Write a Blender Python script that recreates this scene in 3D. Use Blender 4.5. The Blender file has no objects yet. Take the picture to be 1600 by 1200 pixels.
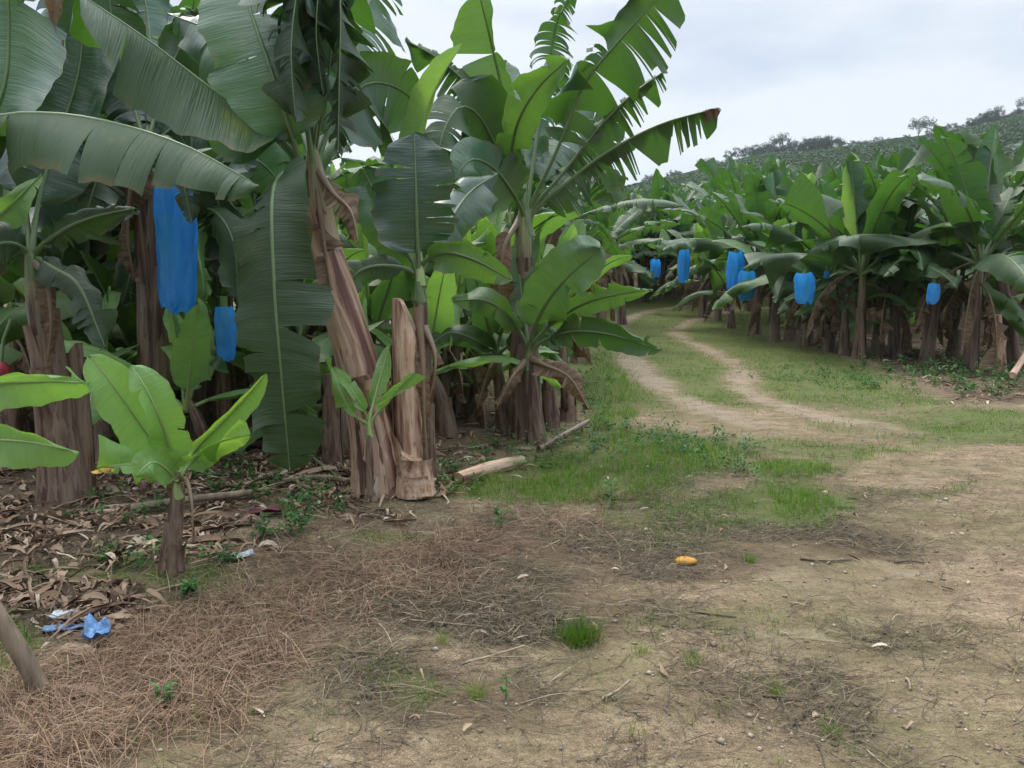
import bpy, math, random
import numpy as np
from mathutils import Vector
R = math.radians
SC = bpy.context.scene
COL = SC.collection

# ------------------------------------------------------------------ camera, sky, sun, exposure
FPX, HOR, CAMZ = 1256.0, 440.0, 1.6          # focal length in pixels of a 1600 px wide frame, horizon row, eye height
PITCH = math.atan((600 - HOR) / FPX)
cam = bpy.data.objects.new("camera", bpy.data.cameras.new("camera"))
COL.objects.link(cam)
cam.location = (0, 0, CAMZ)
cam.rotation_euler = (math.pi / 2 - PITCH, 0, 0)
cam.data.sensor_width = 36
cam.data.lens = 36 * FPX / 1600
cam.data.clip_start = 0.05
cam.data.clip_end = 3000
SC.camera = cam
SC.view_settings.view_transform = 'Standard'
SC.view_settings.look = 'None'
SC.view_settings.gamma = 1
SC.view_settings.exposure = 0.6
SC.cycles.max_bounces = 7
SC.cycles.diffuse_bounces = 4
SC.cycles.glossy_bounces = 2
SC.cycles.transmission_bounces = 4
SC.cycles.volume_bounces = 0
SC.cycles.caustics_reflective = False
SC.cycles.caustics_refractive = False

SUN_EL, SUN_AZ = R(58), R(-20)               # behind the cloud, high ahead and a little to the left
world = bpy.data.worlds.new("World")
SC.world = world
world.use_nodes = True
wn = world.node_tree
wn.nodes.clear()
def W(t, **kw):
    n = wn.nodes.new(t)
    for k, v in kw.items():
        setattr(n, k, v)
    return n
w_out = W('ShaderNodeOutputWorld'); w_bg = W('ShaderNodeBackground')
w_sky = W('ShaderNodeTexSky', sky_type='NISHITA', sun_disc=False, sun_elevation=SUN_EL, sun_rotation=SUN_AZ)
w_sky.air_density = 1.0; w_sky.dust_density = 2.0
w_tc = W('ShaderNodeTexCoord'); w_map = W('ShaderNodeMapping')
w_map.inputs['Scale'].default_value = (1.0, 1.0, 3.2)
w_n1 = W('ShaderNodeTexNoise'); w_n1.inputs['Scale'].default_value = 1.7; w_n1.inputs['Detail'].default_value = 5; w_n1.inputs['Roughness'].default_value = .5
w_r1 = W('ShaderNodeValToRGB')
w_r1.color_ramp.elements[0].position = .40; w_r1.color_ramp.elements[0].color = (3.2, 3.9, 5.0, 1)
w_r1.color_ramp.elements[1].position = .60; w_r1.color_ramp.elements[1].color = (5.9, 6.2, 6.6, 1)
w_mix = W('ShaderNodeMixRGB'); w_mix.inputs['Fac'].default_value = .88
wn.links.new(w_tc.outputs['Generated'], w_map.inputs['Vector'])
wn.links.new(w_map.outputs['Vector'], w_n1.inputs['Vector'])
wn.links.new(w_n1.outputs['Fac'], w_r1.inputs['Fac'])
wn.links.new(w_sky.outputs['Color'], w_mix.inputs['Color1'])
wn.links.new(w_r1.outputs['Color'], w_mix.inputs['Color2'])
w_sep = W('ShaderNodeSeparateXYZ'); wn.links.new(w_tc.outputs['Generated'], w_sep.inputs[0])
w_el = W('ShaderNodeMapRange'); w_el.inputs['From Min'].default_value = .30; w_el.inputs['From Max'].default_value = .95   # an overcast sky is brightest overhead
w_el.inputs['To Min'].default_value = 1.0; w_el.inputs['To Max'].default_value = 5.2
wn.links.new(w_sep.outputs['Z'], w_el.inputs['Value'])
w_mul = W('ShaderNodeVectorMath', operation='SCALE')
wn.links.new(w_mix.outputs['Color'], w_mul.inputs[0]); wn.links.new(w_el.outputs['Result'], w_mul.inputs['Scale'])
w_fr = W('ShaderNodeMapRange'); w_fr.inputs['From Min'].default_value = -.8; w_fr.inputs['From Max'].default_value = .25    # the veiled sun stands ahead: the sky behind the camera is duller
w_fr.inputs['To Min'].default_value = .60; w_fr.inputs['To Max'].default_value = 1.0
wn.links.new(w_sep.outputs['Y'], w_fr.inputs['Value'])
w_mu2 = W('ShaderNodeVectorMath', operation='SCALE')
wn.links.new(w_mul.outputs['Vector'], w_mu2.inputs[0]); wn.links.new(w_fr.outputs['Result'], w_mu2.inputs['Scale'])
w_tz = W('ShaderNodeMapRange'); w_tz.inputs['From Min'].default_value = .30; w_tz.inputs['From Max'].default_value = .8
wn.links.new(w_sep.outputs['Z'], w_tz.inputs['Value'])
w_tint = W('ShaderNodeMixRGB', blend_type='MULTIPLY'); w_tint.inputs['Color2'].default_value = (1.03, 1.0, .93, 1)              # warmer where the sun veils through
wn.links.new(w_tz.outputs['Result'], w_tint.inputs['Fac']); wn.links.new(w_mu2.outputs['Vector'], w_tint.inputs['Color1'])
wn.links.new(w_tint.outputs['Color'], w_bg.inputs['Color'])
w_bg.inputs['Strength'].default_value = .1
wn.links.new(w_bg.outputs['Background'], w_out.inputs['Surface'])
sun = bpy.data.objects.new("sun", bpy.data.lights.new("sun", 'SUN'))
COL.objects.link(sun)
sun.data.energy = 1.5
sun.data.angle = R(22)
sun.data.color = (1, .94, .84)
sun.rotation_euler = (math.pi / 2 - SUN_EL, 0, math.pi - SUN_AZ)

# ------------------------------------------------------------------ small helpers
FWD = np.array([0, math.cos(PITCH), -math.sin(PITCH)]); UPV = np.array([0, math.sin(PITCH), math.cos(PITCH)]); RGT = np.array([1., 0, 0])
EYE = np.array([0, 0, CAMZ])
def at(px, py, Y):
    """the point that the photo's pixel (1600 wide) shows at Y metres ahead"""
    d = FWD + RGT * ((px - 800) / FPX) + UPV * ((600 - py) / FPX)
    return EYE + d * (Y / d[1])
def gp(px, py):
    d = FWD + RGT * ((px - 800) / FPX) + UPV * ((600 - py) / FPX)
    return EYE + d * (-CAMZ / d[2])
def proj(x, y, z=0):
    dx, dy, dz = x, y, z - CAMZ
    f = np.maximum(dy * FWD[1] + dz * FWD[2], .05)
    u = dy * UPV[1] + dz * UPV[2]
    return 800 + FPX * dx / f, 600 - FPX * u / f
def sm(a, b, x):
    t = np.clip((x - a) / (b - a), 0, 1)
    return t * t * (3 - 2 * t)
def _h(ix, iy, s):
    n = (ix * 374761393 + iy * 668265263 + s * 974634777) & 0x7fffffff
    n = ((n ^ (n >> 13)) * 1274126177) & 0x7fffffff
    return ((n ^ (n >> 16)) & 0xffff) / 65535.0
def vnoise(x, y, s=0):
    x = np.asarray(x, float); y = np.asarray(y, float)
    ix = np.floor(x).astype(np.int64); iy = np.floor(y).astype(np.int64)
    fx = x - ix; fy = y - iy
    fx = fx * fx * (3 - 2 * fx); fy = fy * fy * (3 - 2 * fy)
    a = _h(ix, iy, s); b = _h(ix + 1, iy, s); c = _h(ix, iy + 1, s); d = _h(ix + 1, iy + 1, s)
    return (a * (1 - fx) + b * fx) * (1 - fy) + (c * (1 - fx) + d * fx) * fy
def fbm(x, y, s=0, o=4):
    t = 0; a = .5; x = np.asarray(x, float); y = np.asarray(y, float)
    for k in range(o):
        t = t + a * vnoise(x * 2 ** k, y * 2 ** k, s + k); a *= .5
    return t
def norm(v):
    return v / np.maximum(np.linalg.norm(v, axis=-1, keepdims=True), 1e-9)

class Geo:
    """gathers pieces of ONE mesh"""
    def __init__(s):
        s.v = []; s.f = []; s.uv = []; s.m = []; s.n = 0
    def add(s, V, F, UV=None, mat=0):
        V = np.asarray(V, float).reshape(-1, 3); F = np.asarray(F, np.int64)
        s.v.append(V); s.f.append(F + s.n); s.n += len(V)
        s.uv.append(np.zeros((len(V), 2)) if UV is None else np.asarray(UV, float).reshape(-1, 2))
        s.m.append(np.full(len(F), mat))
        return s
    def join(s, g, remap=None):
        off = s.n
        for V, F, U, M in zip(g.v, g.f, g.uv, g.m):
            s.v.append(V); s.f.append(F + off); s.uv.append(U)
            s.m.append(M if remap is None else np.array([remap[k] for k in M]))
        s.n += g.n
        return s
    def mesh(s, name, mats, smooth=True, attrs=None):
        me = bpy.data.meshes.new(name)
        V = np.concatenate(s.v); U = np.concatenate(s.uv); M = np.concatenate(s.m)
        k = np.concatenate([np.full(len(F), F.shape[1]) for F in s.f]); L = np.concatenate([F.ravel() for F in s.f])
        me.vertices.add(len(V)); me.vertices.foreach_set('co', V.ravel())
        me.loops.add(len(L)); me.loops.foreach_set('vertex_index', L.astype(np.int32))
        st = np.concatenate([[0], np.cumsum(k)[:-1]]).astype(np.int32)
        me.polygons.add(len(k)); me.polygons.foreach_set('loop_start', st); me.polygons.foreach_set('loop_total', k.astype(np.int32))
        me.polygons.foreach_set('material_index', M.astype(np.int32))
        me.polygons.foreach_set('use_smooth', np.full(len(k), smooth))
        ul = me.uv_layers.new(name='UVMap'); ul.data.foreach_set('uv', U[L].ravel().astype(np.float32))
        for an, av in (attrs or {}).items():
            a = me.attributes.new(an, 'FLOAT', 'POINT'); a.data.foreach_set('value', np.asarray(av, np.float32))
        for mt in mats:
            me.materials.append(mt)
        me.update(calc_edges=True); me.validate()
        return me
    def build(s, name, mats, parent=None, smooth=True, attrs=None, loc=None):
        if not isinstance(mats, (list, tuple)):
            mats = [mats]
        o = bpy.data.objects.new(name, s.mesh(name, mats, smooth, attrs)); COL.objects.link(o)
        if loc is not None: o.location = loc
        if parent is not None: o.parent = parent
        return o
def tag(o, label=None, cat=None, group=None, kind=None):
    if label: o['label'] = label
    if cat: o['category'] = cat
    if group: o['group'] = group
    if kind: o['kind'] = kind
    return o
def empty(name, loc, label, cat, group=None):
    o = bpy.data.objects.new(name, None); COL.objects.link(o)
    o.location = tuple(loc); o.empty_display_size = .2
    return tag(o, label, cat, group)
def grid(nr, nc, wrap=False):
    r = np.arange(nr - 1)[:, None]; c = np.arange(nc if wrap else nc - 1)[None, :]
    a = r * nc + c; b = r * nc + (c + 1) % nc
    return np.stack([a, b, b + nc, a + nc], -1).reshape(-1, 4)
def spline(pts, n):
    P = np.asarray(pts, float); m = len(P)
    E = np.vstack([2 * P[0] - P[1], P, 2 * P[-1] - P[-2]])
    out = []
    for i in range(m - 1):
        a, b, c, d = E[i:i + 4]
        t = np.linspace(0, 1, 14, endpoint=False)[:, None]
        out.append(.5 * (2 * b + (c - a) * t + (2 * a - 5 * b + 4 * c - d) * t ** 2 + (3 * b - a - 3 * c + d) * t ** 3))
    Q = np.vstack(out + [P[-1:]])
    s = np.concatenate([[0], np.cumsum(np.linalg.norm(np.diff(Q, axis=0), axis=1))])
    u = np.linspace(0, s[-1], n)
    return np.stack([np.interp(u, s, Q[:, k]) for k in range(3)], 1), s[-1]
def tube(P, rad, sides=8, flat=1.0, seed=0, lump=0.0, cap=True):
    """tapered tube along P"""
    P = np.asarray(P, float); n = len(P); rad = np.broadcast_to(rad, (n,))
    T = norm(np.gradient(P, axis=0))
    ref = np.array([0, 1., 0]) if abs(T[0][1]) < .8 else np.array([1., 0, 0])
    A = norm(np.cross(T, ref)); B = np.cross(T, A)
    th = np.linspace(0, 2 * math.pi, sides, endpoint=False)
    rr = rad[:, None] * np.ones(sides)[None]
    if lump:
        ii, tt = np.meshgrid(np.arange(n), np.arange(sides), indexing='ij')
        # seamless round the tube
        rr = rr * (1 + lump * (fbm(np.cos(tt / sides * 6.283) * 2.1 + seed * 3.1 + 9, np.sin(tt / sides * 6.283) * 2.1 + ii * .12 + 9, seed) - .47) * 2)
    V = P[:, None] + A[:, None] * (np.cos(th)[None, :, None] * rr[..., None]) + B[:, None] * (np.sin(th)[None, :, None] * rr[..., None] * flat)
    s = np.concatenate([[0], np.cumsum(np.linalg.norm(np.diff(P, axis=0), axis=1))])
    UV = np.stack(np.broadcast_arrays((th / 6.2832)[None, :], s[:, None] / max(s[-1], 1e-6)), -1)
    V = V.reshape(-1, 3); F = [grid(n, sides, True)]
    g = Geo(); g.add(V, F[0], UV)
    if cap:
        for k, i0 in ((0, 0), (n - 1, (n - 1) * sides)):
            ring = V[i0:i0 + sides]; c = ring.mean(0)
            idx = np.arange(sides)
            tri = np.stack([idx, (idx + 1) % sides, np.full(sides, sides)], 1)
            if k == 0: tri = tri[:, ::-1]
            g.add(np.vstack([ring, c]), tri, np.vstack([UV.reshape(-1, 2)[i0:i0 + sides], [.5, k and 1.]]))
    return g

# ------------------------------------------------------------------ materials
def material(name):
    m = bpy.data.materials.new(name); m.use_nodes = True; nt = m.node_tree; nt.nodes.clear()
    def N(t, ins=None, **kw):
        n = nt.nodes.new(t)
        for k, v in kw.items():
            setattr(n, k, v)
        for k, v in (ins or {}).items():
            s = n.inputs[k]
            if isinstance(v, bpy.types.NodeSocket): nt.links.new(v, s)
            else: s.default_value = v
        return n
    return m, N
def c4(c): return (c[0], c[1], c[2], 1)
def mixc(N, f, a, b):
    n = N('ShaderNodeMixRGB')
    for k, v in (('Fac', f), ('Color1', a), ('Color2', b)):
        if isinstance(v, bpy.types.NodeSocket): n.id_data.links.new(v, n.inputs[k])
        else: n.inputs[k].default_value = v if k == 'Fac' else c4(v)
    return n.outputs['Color']
def ramp(N, fac, stops):
    n = N('ShaderNodeValToRGB', {'Fac': fac}); e = n.color_ramp.elements
    while len(e) < len(stops): e.new(.5)
    for k, (p, c) in enumerate(stops):
        e[k].position = p; e[k].color = c4(c)
    return n.outputs['Color']
def rng(N, v, a, b, c=0., d=1.):
    return N('ShaderNodeMapRange', {'Value': v, 'From Min': a, 'From Max': b, 'To Min': c, 'To Max': d}).outputs['Result']
def mth(N, op, a, b=0.):
    return N('ShaderNodeMath', {0: a, 1: b}, operation=op).outputs[0]
def noise(N, vec, scale, detail=3, rough=.5, dim='3D'):
    return N('ShaderNodeTexNoise', {'Vector': vec, 'Scale': scale, 'Detail': detail, 'Roughness': rough}, noise_dimensions=dim).outputs['Fac']
def finish(N, sh):
    N('ShaderNodeOutputMaterial', {'Surface': sh})

def leaf_material(name, up, up2, under, trans, tfac=.3, rough=.36, margin=.5):
    m, N = material(name)
    uv = N('ShaderNodeUVMap', uv_map='UVMap').outputs['UV']
    sx = N('ShaderNodeSeparateXYZ', {0: uv})
    ax = mth(N, 'ABSOLUTE', sx.outputs['Y'])
    obj = N('ShaderNodeObjectInfo').outputs['Random']
    lo = N('ShaderNodeTexCoord').outputs['Object']
    # fine cross veins: streaks that run from midrib to margin
    vv = N('ShaderNodeCombineXYZ', {0: mth(N, 'MULTIPLY', sx.outputs['X'], 85.), 1: mth(N, 'MULTIPLY', sx.outputs['Y'], 1.3), 2: mth(N, 'MULTIPLY', obj, 40.)}).outputs[0]
    vein = noise(N, vv, 1., 2, .6)
    vb = N('ShaderNodeCombineXYZ', {0: mth(N, 'MULTIPLY', sx.outputs['X'], 13.), 1: mth(N, 'MULTIPLY', sx.outputs['Y'], 1.1), 2: mth(N, 'MULTIPLY', obj, 17.)}).outputs[0]
    band = noise(N, vb, 1., 2, .5)
    blot = noise(N, lo, 3.2, 3, .6)
    t = mth(N, 'ADD', mth(N, 'MULTIPLY', rng(N, vein, .3, .7), .45), mth(N, 'MULTIPLY', rng(N, band, .25, .75), .45))
    t = mth(N, 'ADD', t, mth(N, 'MULTIPLY', rng(N, blot, .3, .7), .3))
    cu = mixc(N, t, up, up2)
    hs = N('ShaderNodeHueSaturation', {'Hue': rng(N, obj, 0, 1, .488, .512), 'Saturation': rng(N, mth(N, 'FRACT', mth(N, 'MULTIPLY', obj, 7.3)), 0, 1, .85, 1.12), 'Value': rng(N, mth(N, 'FRACT', mth(N, 'MULTIPLY', obj, 3.7)), 0, 1, .75, 1.25), 'Color': cu}).outputs['Color']
    un = mixc(N, mth(N, 'MULTIPLY', t, .8), under, tuple(x * 1.5 for x in under))
    geo = N('ShaderNodeNewGeometry')
    col = mixc(N, geo.outputs['Backfacing'], hs, un)
    # dry, yellowed margin on stretches of the edge
    mg = mth(N, 'MULTIPLY', rng(N, ax, .84, 1.0), rng(N, noise(N, lo, 7., 3), .50, .62))
    mg = mth(N, 'MULTIPLY', mg, margin)
    col = mixc(N, mg, col, (.22, .13, .05))
    yl = mth(N, 'MULTIPLY', rng(N, noise(N, lo, 2.1, 4, .65), .56, .72), mth(N, 'MULTIPLY', rng(N, obj, .45, 1.), .55))
    col = mixc(N, yl, col, (.16, .19, .035))                            # yellowing patches on some leaves
    # small holes of light wear: pale flecks
    fl = rng(N, noise(N, lo, 60., 2, .6), .70, .76)
    col = mixc(N, mth(N, 'MULTIPLY', fl, .35), col, (.2, .25, .1))
    bmp = N('ShaderNodeBump', {'Strength': .7, 'Distance': .007, 'Height': mth(N, 'ADD', vein, mth(N, 'MULTIPLY', band, 2.))}).outputs['Normal']
    p = N('ShaderNodeBsdfPrincipled', {'Base Color': col, 'Roughness': mixc_val(N, geo.outputs['Backfacing'], rough, .55), 'Normal': bmp, 'Specular IOR Level': .7, 'Coat Weight': mixc_val(N, geo.outputs['Backfacing'], .35, 0.), 'Coat Roughness': .3})
    tr = N('ShaderNodeBsdfTranslucent', {'Color': mixc(N, mth(N, 'MULTIPLY', t, .5), trans, tuple(x * 1.3 for x in trans)), 'Normal': bmp})
    finish(N, N('ShaderNodeMixShader', {0: tfac, 1: p.outputs[0], 2: tr.outputs[0]}).outputs[0])
    return m
def mixc_val(N, f, a, b):
    return rng(N, f, 0, 1, a, b)

M_LEAF = leaf_material('banana_leaf', (.018, .060, .028), (.070, .155, .080), (.030, .062, .020), (.09, .23, .02), .25, .32)
M_SHADED = leaf_material('shaded_leaf', (.010, .038, .020), (.036, .092, .050), (.020, .042, .015), (.05, .13, .015), .18, .34)  # leaf colours darkened: shade painted into the big hanging and left-hand leaves
M_MID = leaf_material('half_grown_leaf', (.045, .115, .042), (.10, .205, .085), (.065, .125, .035), (.14, .30, .03), .30, .34)
M_YOUNG = leaf_material('young_leaf', (.11, .27, .04), (.17, .36, .06), (.14, .28, .07), (.30, .52, .05), .42, .34)
M_SUCK = leaf_material('sucker_leaf', (.115, .265, .075), (.20, .385, .125), (.16, .29, .09), (.26, .50, .06), .36, .32)

def dead_material():
    m, N = material('dead_leaf')
    uv = N('ShaderNodeUVMap', uv_map='UVMap').outputs['UV']; sx = N('ShaderNodeSeparateXYZ', {0: uv})
    vv = N('ShaderNodeCombineXYZ', {0: mth(N, 'MULTIPLY', sx.outputs['X'], 40.), 1: sx.outputs['Y'], 2: mth(N, 'MULTIPLY', N('ShaderNodeObjectInfo').outputs['Random'], 30.)}).outputs[0]
    c = ramp(N, noise(N, vv, 1., 3, .6), [(.25, (.035, .022, .014)), (.5, (.13, .08, .045)), (.75, (.30, .21, .13))])
    p = N('ShaderNodeBsdfPrincipled', {'Base Color': c, 'Roughness': .75})
    tr = N('ShaderNodeBsdfTranslucent', {'Color': (.25, .14, .06, 1)})
    finish(N, N('ShaderNodeMixShader', {0: .2, 1: p.outputs[0], 2: tr.outputs[0]}).outputs[0])
    return m
M_DEAD = dead_material()
def rib_material(name, a, b):
    m, N = material(name)
    lo = N('ShaderNodeTexCoord').outputs['Object']
    c = mixc(N, noise(N, lo, 7., 3), a, b)
    finish(N, N('ShaderNodeBsdfPrincipled', {'Base Color': c, 'Roughness': .42}).outputs[0])
    return m
M_RIB = rib_material('midrib', (.085, .145, .058), (.16, .225, .10))
M_RIBY = rib_material('young_midrib', (.24, .36, .12), (.35, .46, .18))
M_RIBD = rib_material('dead_midrib', (.12, .08, .05), (.28, .2, .13))

def stem_material(name, dry=1.0, lev=1.0):
    """UV: x round the stem, y up it; dry outer sheaths in long streaks, greener towards the crown"""
    m, N = material(name)
    uv = N('ShaderNodeUVMap', uv_map='UVMap').outputs['UV']; sx = N('ShaderNodeSeparateXYZ', {0: uv})
    rnd = N('ShaderNodeObjectInfo').outputs['Random']
    def streak(fx, fy, o, d=3):
        a = mth(N, 'MULTIPLY', sx.outputs['X'], 6.28318)
        v = N('ShaderNodeCombineXYZ', {0: mth(N, 'MULTIPLY', mth(N, 'COSINE', a), fx), 1: mth(N, 'MULTIPLY', mth(N, 'SINE', a), fx), 2: mth(N, 'ADD', mth(N, 'MULTIPLY', sx.outputs['Y'], fy), mth(N, 'MULTIPLY', rnd, 50. + o))}).outputs[0]
        return noise(N, v, 1., d, .6)
    big = streak(1.1, 1.9, 0); fine = streak(6.5, 1.3, 7, 3); spot = streak(4., 14., 3, 4)
    c = ramp(N, big, [(.26, tuple(lev * k for k in (.035, .020, .016))), (.37, tuple(lev * k for k in (.13, .055, .038))), (.45, tuple(lev * k for k in (.30, .18, .12))), (.55, tuple(lev * k for k in (.50, .36, .26))), (.64, tuple(lev * k for k in (.36, .22, .13))), (.74, tuple(lev * k for k in (.13, .055, .036)))])
    c = mixc(N, mth(N, 'MULTIPLY', rng(N, fine, .45, .70), .30), c, (.10, .055, .04))
    c = mixc(N, mth(N, 'MULTIPLY', rng(N, spot, .60, .70), .7), c, (.022, .014, .012))
    gr = mixc(N, rng(N, fine, .35, .65), (.10, .13, .05), (.26, .25, .11))
    c = mixc(N, mth(N, 'MULTIPLY', rng(N, mth(N, 'ADD', sx.outputs['Y'], mth(N, 'MULTIPLY', big, .7)), 1.05, 1.25), dry), c, gr)
    h = mth(N, 'ADD', fine, mth(N, 'MULTIPLY', big, 1.5))
    b = N('ShaderNodeBump', {'Strength': .5, 'Distance': .008, 'Height': h}).outputs['Normal']
    finish(N, N('ShaderNodeBsdfPrincipled', {'Base Color': c, 'Roughness': .55, 'Normal': b}).outputs[0])
    return m
M_STEM = stem_material('pseudostem_bark', 1.0, .42)
M_STEMP = stem_material('pale_pseudostem_bark', .7, 1.05)
M_CUT = stem_material('dry_pseudostem', 0.0, 1.15)
M_CUTD = stem_material('brown_pseudostem', 0.0, .45)

def simple(name, a, b, scale=8., rough=.8, bump=.4, dist=.01, stretch=(1, 1, 1), spec=.3):
    m, N = material(name)
    lo = N('ShaderNodeMapping', {'Vector': N('ShaderNodeTexCoord').outputs['Object'], 'Scale': stretch}).outputs[0]
    n1 = noise(N, lo, scale, 5, .62)
    c = mixc(N, rng(N, n1, .3, .7), a, b)
    bm = N('ShaderNodeBump', {'Strength': bump, 'Distance': dist, 'Height': n1}).outputs['Normal']
    finish(N, N('ShaderNodeBsdfPrincipled', {'Base Color': c, 'Roughness': rough, 'Normal': bm, 'Specular IOR Level': spec}).outputs[0])
    return m
def tinted(name, stops, rough=.8, trans=None, tf=.25):
    """colour by the per-strand attribute 'tint'"""
    m, N = material(name)
    t = N('ShaderNodeAttribute', attribute_name='tint').outputs['Fac']
    c = ramp(N, t, stops)
    p = N('ShaderNodeBsdfPrincipled', {'Base Color': c, 'Roughness': rough, 'Specular IOR Level': .25}).outputs[0]
    if trans:
        tr = N('ShaderNodeBsdfTranslucent', {'Color': c4(trans)}).outputs[0]
        p = N('ShaderNodeMixShader', {0: tf, 1: p, 2: tr}).outputs[0]
    finish(N, p)
    return m
M_BARK = simple('grey_bark', (.10, .075, .055), (.27, .22, .17), 14., .85, .6, .01, (1, 1, .25))
M_TRUNK = simple('tree_bark', (.05, .04, .03), (.12, .10, .08), 3.)
M_CROWN = tinted('tree_foliage', [(0, (.018, .032, .018)), (.5, (.035, .06, .028)), (1, (.06, .09, .04))], .6, (.05, .09, .02), .2)
M_HILLV = tinted('hillside_plants', [(0, (.052, .088, .050)), (.5, (.060, .102, .056)), (.85, (.072, .118, .062)), (1, (.095, .14, .066))], .95, (.08, .15, .03), .2)
M_GRASS = tinted('green_grass', [(0, (.035, .085, .012)), (.45, (.085, .185, .018)), (.8, (.15, .27, .03)), (1, (.25, .28, .06))], .6, (.15, .30, .02), .3)
M_WEED = tinted('weed_leaf', [(0, (.02, .055, .018)), (.6, (.045, .12, .03)), (1, (.09, .2, .05))], .55, (.08, .22, .03), .25)
M_STRAW = tinted('straw', [(0, (.055, .035, .022)), (.3, (.15, .092, .058)), (.6, (.25, .160, .102)), (.85, (.32, .235, .15)), (1, (.43, .36, .25))], .8)
M_THATCH = tinted('thatch', [(0, (.035, .028, .02)), (.5, (.10, .08, .052)), (.85, (.2, .16, .1)), (1, (.34, .29, .2))], .85)
M_LITTER = tinted('leaf_litter', [(0, (.035, .022, .015)), (.3, (.12, .073, .047)), (.65, (.25, .165, .108)), (.88, (.34, .25, .175)), (1, (.42, .34, .26))], .75)
M_PEB = tinted('pebble', [(0, (.12, .09, .06)), (.6, (.32, .26, .2)), (1, (.42, .36, .28))], .8)

def bag_material():
    m, N = material('blue_plastic')
    lo = N('ShaderNodeTexCoord').outputs['Object']
    st = N('ShaderNodeMapping', {'Vector': lo, 'Scale': (9, 9, 2.2)}).outputs[0]
    n1 = noise(N, st, 1.4, 4, .6); n2 = noise(N, lo, 26., 3, .6)
    c = mixc(N, rng(N, n1, .3, .7), (.02, .33, .92), (.12, .56, .97))
    b = N('ShaderNodeBump', {'Strength': .9, 'Distance': .02, 'Height': mth(N, 'ADD', n1, mth(N, 'MULTIPLY', n2, .6))}).outputs['Normal']
    p = N('ShaderNodeBsdfPrincipled', {'Base Color': c, 'Roughness': .18, 'Normal': b, 'Specular IOR Level': .6})
    tr = N('ShaderNodeBsdfTranslucent', {'Color': (.02, .42, .98, 1)})
    finish(N, N('ShaderNodeMixShader', {0: .5, 1: p.outputs[0], 2: tr.outputs[0]}).outputs[0])
    return m
M_BAG = bag_material()

def ground_material():
    m, N = material('ground_soil')
    P = N('ShaderNodeNewGeometry').outputs['Position']
    A = lambda k: N('ShaderNodeAttribute', attribute_name=k).outputs['Fac']
    n_big = noise(N, P, .9, 5, .6); n_mid = noise(N, P, 4.5, 5, .65); n_fin = noise(N, P, 38., 4, .65); n_mic = noise(N, P, 170., 3, .6)
    st = N('ShaderNodeMapping', {'Vector': P, 'Scale': (1., 2.6, 1.), 'Rotation': (0, 0, .25)}).outputs[0]
    n_str = noise(N, st, 3.2, 6, .7)
    soil = ramp(N, mth(N, 'ADD', mth(N, 'MULTIPLY', n_mid, .55), mth(N, 'MULTIPLY', n_str, .45)), [(.31, (.100, .069, .042)), (.45, (.215, .152, .094)), (.57, (.36, .264, .170)), (.70, (.53, .415, .295))])
    soil = mixc(N, mth(N, 'MULTIPLY', rng(N, n_fin, .46, .60), .6), soil, (.12, .088, .055))
    soil = mixc(N, mth(N, 'MULTIPLY', rng(N, n_mic, .56, .64), .6), soil, (.46, .38, .28))
    soil = mixc(N, mth(N, 'MULTIPLY', rng(N, n_mic, .42, .34), .6), soil, (.07, .052, .034))
    moss = mixc(N, n_fin, (.070, .082, .026), (.165, .165, .066))
    c = mixc(N, mth(N, 'MULTIPLY', rng(N, mth(N, 'ADD', n_big, mth(N, 'MULTIPLY', n_mid, .5)), .66, .92), .55), soil, moss)
    def layer(c, k, col1, col2, amt=.9, w=.55):
        f = mth(N, 'MULTIPLY', rng(N, mth(N, 'ADD', A(k), mth(N, 'MULTIPLY', mth(N, 'SUBTRACT', n_mid, .5), 1.2)), .3, .3 + w), amt)
        return mixc(N, f, c, mixc(N, n_fin, col1, col2))
    c = layer(c, 'dark', (.050, .035, .021), (.17, .118, .072), .72)
    c = layer(c, 'dry', (.075, .045, .030), (.21, .135, .09), .9)
    c = layer(c, 'litter', (.055, .038, .027), (.21, .155, .11), .92)
    c = layer(c, 'green', (.055, .080, .020), (.15, .185, .055), .85)
    c = layer(c, 'track', (.22, .168, .115), (.40, .325, .245), .8, .45)
    h = mth(N, 'ADD', mth(N, 'ADD', mth(N, 'MULTIPLY', n_mid, 2.2), n_fin), mth(N, 'ADD', mth(N, 'MULTIPLY', n_str, 1.6), mth(N, 'MULTIPLY', n_mic, .35)))
    b = N('ShaderNodeBump', {'Strength': .9, 'Distance': .035, 'Height': h}).outputs['Normal']
    finish(N, N('ShaderNodeBsdfPrincipled', {'Base Color': c, 'Roughness': .92, 'Normal': b, 'Specular IOR Level': .15}).outputs[0])
    return m
M_SOIL = ground_material()

# ------------------------------------------------------------------ terrain
_HX = [-500, -120, 0, 56, 111, 167, 223, 330, 520]
_HZ = [14, 17, 30, 42.5, 54, 61, 72, 88, 96]
RIDGE = 350.
def hz(x, y):
    x = np.asarray(x, float); y = np.asarray(y, float)
    d = np.clip(y - 12, 0, 75)
    s = np.where(d < 20, .0025 * d * d, 1 + .1 * (d - 20))
    xs = x / np.maximum(y, 60) * RIDGE
    H = np.interp(xs, _HX, _HZ) + (fbm(xs * .02 + 5, y * .004, 3) - .47) * 7
    t = np.clip((y - 85) / (RIDGE - 85), 0, 1); t = .55 * t + .45 * t * t * (3 - 2 * t)
    z = s + t * (H - 6.5)
    z = z - np.clip(y - RIDGE, 0, 400) * .16
    near = np.clip(1.3 - y / 60, 0, 1)
    z = z + near * ((fbm(x * .7 + 3, y * .7, 11) - .47) * .10 + (fbm(x * 3.1, y * 3.1, 17, 4) - .44) * .045)
    return z

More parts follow.
